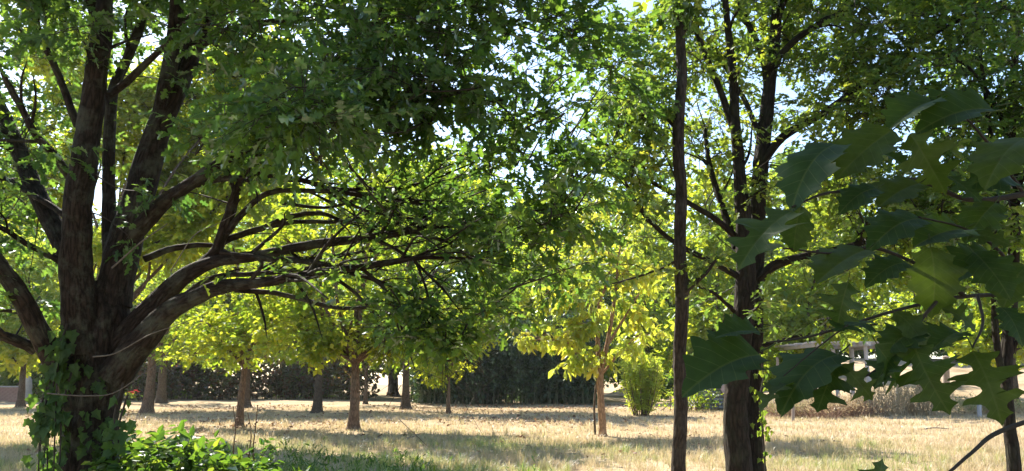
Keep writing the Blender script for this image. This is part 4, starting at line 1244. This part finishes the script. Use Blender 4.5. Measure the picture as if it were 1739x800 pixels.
def near_branch():
    b = np.array([3.6, -1.2, -.1])
    t = thing('oak_tree', 'near oak with an unseen crown added for shade, whose branch of large dark lobed leaves reaches in from the right', 'tree', b)
    TP = spline([b, b + np.array([.05, .1, 2]), b + np.array([-.1, .1, 4.5]), b + np.array([-.4, .3, 8])], 6)
    tube(MB(), TP, np.linspace(.26, .12, len(TP)), 14, .15).build('trunk', M_BARK_D, t)
    lv, tw = Leaves(), MB()
    nodes = [TP[8:]]
    OV = [((-1, -1, 6.0), 2.4), ((-4.5, -2, 6.2), 2.4), ((2, 1.2, 6.4), 2.2), ((4.5, .5, 6.0), 2.2), ((5.5, -3, 5.5), 2.6), ((0, -4.5, 5.2), 2.6), ((-4, -5.5, 5.4), 2.6), ((3, -6, 4.6), 2.4), ((-7.5, -3, 5.6), 2.6), ((7.5, 0, 5.4), 2.4),  # unseen crown over and behind the camera, added to dim the ambient light
          ((-6, 1, 7.4), 2.2), ((-2, 1.5, 7.2), 2.0), ((-2, -7.5, 3.6), 2.2), ((2.5, -9, 3.6), 2.4), ((-7, -7.5, 3.8), 2.4), ((8, -5, 4.2), 2.4), ((6, -9, 3.4), 2.2), ((1, -3, 8.4), 2.8)]
    for c, rr in OV:
        lp = limb_path(TP[10 + int(R.integers(0, 6))], c, .12)
        tube(lmb := MB(), lp, np.linspace(.09, .03, len(lp)), 7, .1)
        lmb.build('limb', M_BARK_D, t)
        nodes.append(lp[3:])
    nd = np.vstack(nodes)
    for c, rr in OV:
        clumps(lv, tw, nd, c, (rr, rr, rr * .5), 17, 11, 8, .5, .19, sub=.36, var=(0, .7), droop=.35)
    tw.build('twigs', M_TWIG, t, kind='stuff')
    lv.build(t, FARL, M_OAK, 0)
    for pts, d0, d1, rr in [([(1830, 480), (1740, 498), (1660, 502), (1590, 511), (1520, 528), (1440, 552), (1370, 572), (1300, 582)], 2.3, 1.85, [5, 4, 3.5, 3, 2.5, 2, 1.5]),
                            ([(1830, 300), (1739, 330), (1650, 340), (1590, 318), (1545, 306), (1470, 322), (1400, 330), (1345, 352)], 2.25, 1.85, [6, 5, 4, 4, 3, 2.5, 1.5]),
                            ([(1640, 504), (1590, 470), (1540, 440), (1480, 420), (1410, 430), (1330, 420)], 2.15, 1.9, [4, 4, 3, 3, 2, 1.5]),
                            ([(1590, 512), (1560, 550), (1520, 600), (1470, 640), (1430, 620)], 2.0, 1.9, [3, 3, 2.5, 2, 1]),
                            ([(1660, 502), (1668, 550), (1650, 590)], 2.1, 1.95, [3, 2.5, 1.5]),
                            ([(1740, 498), (1700, 430), (1640, 390), (1560, 370)], 2.2, 2.0, [3, 3, 2, 1.5]),
                            ([(1739, 330), (1690, 260), (1640, 200), (1590, 170)], 2.2, 1.95, [3, 3, 2, 1.5]),
                            ([(1440, 552), (1390, 590), (1330, 640)], 1.9, 1.85, [1.6, 1.4, 1]),
                            ([(1830, 690), (1700, 732), (1650, 770), (1590, 822)], 2.4, 2.2, [4, 4, 3, 2.5])]:
        Q, r = px_limb(pts, d0, d1, rr, 0, per=6, wob=.0012)
        if Q[0][0] > at(1800, 400, Q[0][1])[0]:
            Q2 = spline([TP[8 if pts[0][1] < 400 else 6], (TP[7] + Q[0]) / 2 + np.array([.1, 0, .15]), Q[0]], 6)
            Q, r = np.vstack([Q2[:-1], Q]), np.concatenate([np.linspace(.03, r[0], len(Q2) - 1), r])
        tube(mb := MB(), Q, r, 7, .1)
        mb.build('twig', M_TWIG, t)
    meshes = [big_leaf(s) for s in range(14)]
    o0 = wloc(t)
    L = [  # base px, tip px, depth base, depth tip, roll degrees (0 = facing the camera)
        (1652, 592, 1712, 712, 1.95, 1.85, 15), (1548, 582, 1606, 712, 1.95, 1.88, -20), (1490, 585, 1550, 668, 1.9, 1.95, 35), (1428, 618, 1482, 672, 1.88, 1.85, 20), (1422, 612, 1384, 704, 1.88, 1.84, 10),
        (1425, 600, 1305, 662, 1.9, 1.80, 62), (1292, 596, 1112, 648, 1.86, 1.72, 48), (1290, 560, 1214, 556, 1.85, 1.8, 64), (1345, 352, 1208, 456, 1.86, 1.76, 58), (1360, 350, 1342, 436, 1.86, 1.9, 18),
        (1418, 240, 1314, 325, 1.9, 1.82, 60), (1515, 222, 1410, 300, 1.92, 1.9, 42), (1545, 225, 1612, 330, 1.95, 1.92, 5), (1690, 180, 1528, 190, 1.95, 1.88, 66), (1590, 165, 1500, 200, 1.95, 1.9, 64), (1745, 235, 1655, 292, 2.0, 1.9, 55),
        (1440, 478, 1415, 566, 1.9, 1.92, 10), (1490, 318, 1405, 345, 1.9, 1.85, 58), (1560, 312, 1470, 350, 1.95, 1.86, 55), (1565, 370, 1430, 405, 2.0, 1.9, 60), (1610, 300, 1690, 352, 2, 1.92, 50), (1640, 385, 1530, 400, 2.05, 1.95, 58),
        (1580, 420, 1600, 570, 2.0, 1.96, 25), (1655, 430, 1740, 520, 2.05, 1.9, 30), (1640, 395, 1745, 410, 2.05, 1.95, 55), (1470, 425, 1340, 490, 1.95, 1.85, 62), (1540, 445, 1450, 470, 1.95, 1.9, 56), (1690, 430, 1600, 460, 2.1, 2.0, 50),
        (1600, 520, 1690, 560, 2, 1.95, 50), (1520, 530, 1600, 600, 1.98, 1.9, 48), (1560, 560, 1480, 600, 1.98, 1.9, 45), (1700, 520, 1760, 590, 2.1, 2.0, 40), (1480, 545, 1395, 560, 1.94, 1.86, 62), (1345, 650, 1290, 672, 1.85, 1.82, 68),
        (1520, 600, 1478, 660, 1.93, 1.9, 40), (1630, 560, 1560, 590, 2, 1.92, 52), (1493, 868, 1490, 779, 1.9, 1.86, 25), (1690, 345, 1620, 420, 2.1, 2.05, 30), (1720, 300, 1640, 290, 2.1, 2.0, 60),
        (1740, 450, 1690, 540, 2.15, 2.1, 20), (1580, 245, 1660, 255, 2.05, 2.0, 60), (1500, 260, 1560, 285, 2.05, 2.0, 62),
    ]
    for i, (x0, y0, x1, y1, d0, d1, roll) in enumerate(L):
        a, e = at(x0, y0, d0), at(x1, y1, d1)
        D = e - a
        sz = np.linalg.norm(D)
        sz = min(max(sz, .115), .25) * (.76 if i > 16 and i not in (33, 34, 36) else .93)
        D = nrm(D)
        vw = nrm(CAM - (a + e) / 2)
        n0 = nrm(vw - D * (vw @ D))
        rl = math.radians(roll)
        # roll tips the blade from facing the camera towards facing the sky
        upn = nrm(UP - D * (UP @ D))
        s_ = np.cross(D, n0)
        sg = 1 if s_ @ upn > 0 else -1
        n_ = n0 * math.cos(rl) + s_ * sg * math.sin(rl)
        X = np.cross(D, n_)
        M = np.eye(4)
        M[:3, 0], M[:3, 1], M[:3, 2], M[:3, 3] = X * sz, D * sz, n_ * sz, a - o0
        o = bpy.data.objects.new('leaf', meshes[7 + i % 7] if i in (1, 2, 3, 4, 33, 34, 16) else meshes[i % 7] if i % 4 else meshes[7 + i % 7])
        o.parent = t
        o.matrix_local = Matrix(M.tolist())
        COL.objects.link(o)


near_branch()

# ------------------------------------------------------------------ fence posts, pergola, sheds on the right
M_WOOD = plain_mat('weathered post', (.16, .12, .10), (.34, .28, .24), 5, stretch=(6, 6, .7))
M_PALE = plain_mat('pale painted post', (.28, .27, .28), (.44, .43, .44), 6, stretch=(4, 4, .7))
M_GREYW = plain_mat('silvered timber', (.26, .24, .23), (.44, .42, .40), 5, stretch=(.7, 6, 6))
M_TIN = plain_mat('grey tin', (.14, .145, .15), (.27, .27, .27), 5, rough=.6)
M_BRICK = plain_mat('terracotta', (.22, .12, .09), (.34, .21, .16), 6)
M_WHITE = plain_mat('chalky white', (.27, .25, .24), (.40, .37, .35), 5)


def post(label, x0, y0, x1, y1, d, r, mat, name='fence_post', group='posts by the fence'):
    b = at(x0, y0, d); b[2] = gh(b[0], b[1]) - .1
    t = thing(name, label, 'post', b, group)
    tp = at(x1, y1, d)
    P = spline([b, (b + tp) / 2 + R.normal(0, .02, 3), tp], 4)
    tube(MB(), P, r, 8, .12, cap=True).build('post', mat, t)
    tube(MB(), [tp + UP * .002, tp + UP * .03], [r * 1.04, r * .8], 8, cap=True).build('post_cap', mat, t)
    return t


post('short thin brown post at left end of the fence', 1346, 712, 1345, 650, 32, .06, M_WOOD)
post('thin dark post left of the short brown one, nearest the twin trunk', 1323, 698, 1320, 608, 40, .07, M_WOOD)
post('thin grey post between the dark one and the brown one', 1336, 700, 1336, 648, 39, .06, M_WOOD)
post('thick reddish brown post right of the pergola', 1607, 690, 1606, 606, 46, .20, M_WOOD)
post('stubby white post in dry grass near the right hand tree', 1663, 706, 1663, 682, 35, .10, M_PALE)


def pergola():
    d = 37
    b = gnd(1450, d)
    t = thing('pergola', 'open timber pergola with flat slatted roof on pale posts', 'pergola', b)
    for (x0, y0), (x1, y1), dd, r in (((1480, 702), (1469, 584), 37, .10), ((1426, 690), (1414, 590), 39, .10), ((1448, 690), (1446, 592), 41.5, .13), ((1524, 690), (1522, 592), 41.5, .09)):
        a = at(x0, y0, dd); a[2] = gh(a[0], a[1]) - .1
        e = at(x1, y1, dd)
        tube(MB(), [a, (a + e) / 2, e], r, 8, .08, cap=True).build('post', M_PALE, t)
    z = at(1470, 586, 37)[2]
    x0, x1 = at(1372, 590, 37)[0], at(1522, 590, 38)[0]
    me = None
    for i in range(9):
        y = 36.6 + i * .68
        mb = box(MB(), ((x0 + x1) / 2 + .1 * math.sin(i), y, z + .12 + .004 * i), (x1 - x0 + .2 * math.sin(i * 2.2), .34, .05), Matrix.Rotation(.012 * math.sin(i * 3), 3, 'Y'))
        mb.build('slat', M_GREYW, t, smooth=False)
    for xx in (x0 + .5, (x0 + x1) / 2 + .2, x1 - .4):
        box(MB(), (xx, 39.2, z + .01), (.12, 6.2, .16)).build('beam', M_GREYW, t, smooth=False)


pergola()

# dry bushes in front of the pergola
def dry_bush(label, spots, d, h, n, mat, var, group=None):
    b = gnd(spots[0], d)
    t = thing('dry_bush', label, 'bush', b, group)
    tw, lv = MB(), Leaves()
    for px in spots:
        q = gnd(px, d + R.normal(0, .5))
        m = n
        A = q + np.stack([R.normal(0, .3, m), R.normal(0, .3, m), 0 * np.ones(m)], 1)
        T = A + np.stack([R.normal(0, .45, m), R.normal(0, .4, m), h * R.uniform(.35, 1.1, m)], 1)
        md = (A + T) / 2 + R.normal(0, .06, (m, 3))
        prisms(tw, A, md, np.full(m, .010), np.full(m, .008)); prisms(tw, md, T, np.full(m, .008), np.full(m, .003))
        sprays(lv, None, md, T - md, 5, h * .5, .12, droop=-.2, var=var, flat=.9)
    tw.build('stems', mat, t, kind='stuff')
    lv.build(t, LANCE, M_GRASS, 0, name='foliage')


M_STRAW = plain_mat('straw stem', (.34, .25, .14), (.50, .40, .26), 8)
M_BRN = plain_mat('brown stem', (.20, .11, .07), (.34, .21, .13), 8)
dry_bush('straw coloured dry bush under the pergola front, tall and wispy', range(1500, 1590, 12), 36, 1.5, 60, M_STRAW, (0, .35))
dry_bush('reddish brown dry scrub between the fence posts', range(1390, 1480, 12), 35.5, 1.0, 60, M_BRN, (0, .2))
dry_bush('sparse dry scrub at the foot of the thin fence posts', range(1305, 1380, 14), 36.5, .8, 50, M_BRN, (.1, .5))
dry_bush('low greenish scrub right of the thick brown post', range(1620, 1740, 14), 37, .8, 60, M_STRAW, (.3, .9))

# low tin shed behind the twin trunk
def tin_shed():
    d = 43
    b = gnd(1206, d)
    t = thing('tin_shed', 'low grey corrugated tin enclosure behind the twin trunk', 'shed', b)
    x0, x1 = at(1181, 690, d)[0], at(1236, 690, d)[0]
    for i in range(6):
        z = b[2] + .12 + i * .21
        P = [(x0, d, z), (x1, d, z)]
        tube(MB(), np.array(P), .112, 10).build('panel', M_TIN, t)
    box(MB(), ((x0 + x1) / 2, d + .9, b[2] + .55), (x1 - x0 - .05, 1.5, 1.25)).build('body', M_TIN, t, smooth=False)
    box(MB(), ((x0 + x1) / 2 - .1, d + .7, b[2] + 1.36), (x1 - x0 + .5, 2.1, .1)).build('roof', M_PALE, t, smooth=False)
    p = thing('leaning_board', 'pinkish board leaning against the tin enclosure', 'board', gnd(1222, d - .4))
    a, e = at(1232, 664, d - .35), at(1210, 630, d - .2)
    c = (a + e) / 2
    ang = math.atan2((e - a)[2], (e - a)[0])
    box(MB(), c, (np.linalg.norm(e - a) + .5, .06, .34), Matrix.Rotation(-ang, 3, 'Y')).build('board', plain_mat('pink board', (.40, .27, .24), (.56, .42, .38), 6, stretch=(1, 1, 6)), p, smooth=False)


tin_shed()
hedge('garden_plant', 'small leafy plant left of the tin enclosure', 'plant', [gnd(x, 42) for x in (1166, 1176, 1188)], M_MID, .14, 60, 1.1)

# far left garden bits
def far_left():
    d = 60
    b = gnd(14, d)
    t = thing('low_wall', 'low terracotta brick wall at the far left lawn edge', 'wall', b)
    x0, x1 = at(-60, 690, d)[0], at(30, 690, d)[0]
    n = 0
    bw = MB()
    box(bw, ((x0 + x1) / 2, d + .12, b[2] + .5), (x1 - x0, .2, 1.0)).build('wall_core', M_BRICK, t, smooth=False)
    me = box(MB(), (0, 0, 0), (.38, .16, .13)).mesh('brick', M_BRICK, smooth=False)
    for r_ in range(7):
        for k in range(int((x1 - x0) / .4)):
            o = bpy.data.objects.new('brick', me)
            o.parent = t
            o.location = (x0 + .2 + k * .4 + (.2 if r_ % 2 else 0) - b[0], d - .02 + R.uniform(-.01, .01) - b[1], .07 + r_ * .145)
            COL.objects.link(o)
    box(MB(), ((x0 + x1) / 2, d, b[2] + 1.07), (x1 - x0 + .1, .45, .1)).build('coping', M_WHITE, t, smooth=False)
    w = thing('garden_sheet', 'pale upright garden cover seen left of the oak trunk', 'cover', gnd(45, 58))
    c = gnd(46, 58)
    tube(MB(), spline([c, c + UP * .9, c + UP * 1.6, c + UP * 1.9], 4), np.interp(np.linspace(0, 1, 13), [0, .6, .9, 1], [.45, .36, .2, .04]), 10, .15).build('cover', M_WHITE, w)
    box(MB(), c + UP * .12, (1.5, 1.5, .24)).build('base', M_BRICK, w, smooth=False)
    f = thing('red_flower_bush', 'small bush of red flowers just right of the oak trunk', 'flowers', gnd(226, 52))
    c = gnd(226, 52)
    lv = Leaves()
    P = c + R.normal(0, 1, (30, 3)) * np.array([.3, .2, .15]) + UP * .55
    lv.add(P, R.normal(0, 1, (30, 3)), UP + R.normal(0, .5, (30, 3)), .22, R.uniform(0, 1, 30))
    lv.build(f, DIAM, M_FAR, 0, name='foliage')
    M_RED = leaf_mat('red petal', [(.55, .03, .03), (.6, .05, .05)], [(.6, .03, .03), (.65, .05, .04)])
    for k in range(6):
        q = c + R.normal(0, 1, 3) * np.array([.2, .2, .12]) + UP * .85
        mb = MB()
        for a in range(6):
            an = a * 1.047
            mb.add(np.array([[0, 0, 0], [math.cos(an - .4) * .09, math.sin(an - .4) * .09, .05], [math.cos(an) * .14, math.sin(an) * .14, .03], [math.cos(an + .4) * .09, math.sin(an + .4) * .09, .05]]) + q, [[0, 1, 2, 3]], np.full((4, 3), .5))
        mb.build('flower', M_RED, f, smooth=False)


far_left()
def flare_veil():
    m, nt, out, N = mat_new('lens flare veil')
    v = N('ShaderNodeVolumePrincipled')  # scattering volume added to imitate the pale softness of lens flare
    v.inputs['Color'].default_value = (.93, .96, 1, 1)
    v.inputs['Density'].default_value = .00022
    v.inputs['Anisotropy'].default_value = .55
    nt.links.new(v.outputs[0], out.inputs['Volume'])
    o = box(MB(), (0, 0, 18.5), (760, 760, 43)).build('flare_veil', m, smooth=False, kind='stuff')
    tag(o, 'thin pale veil added for lens flare softness over the whole garden', 'flare_veil')


flare_veil()
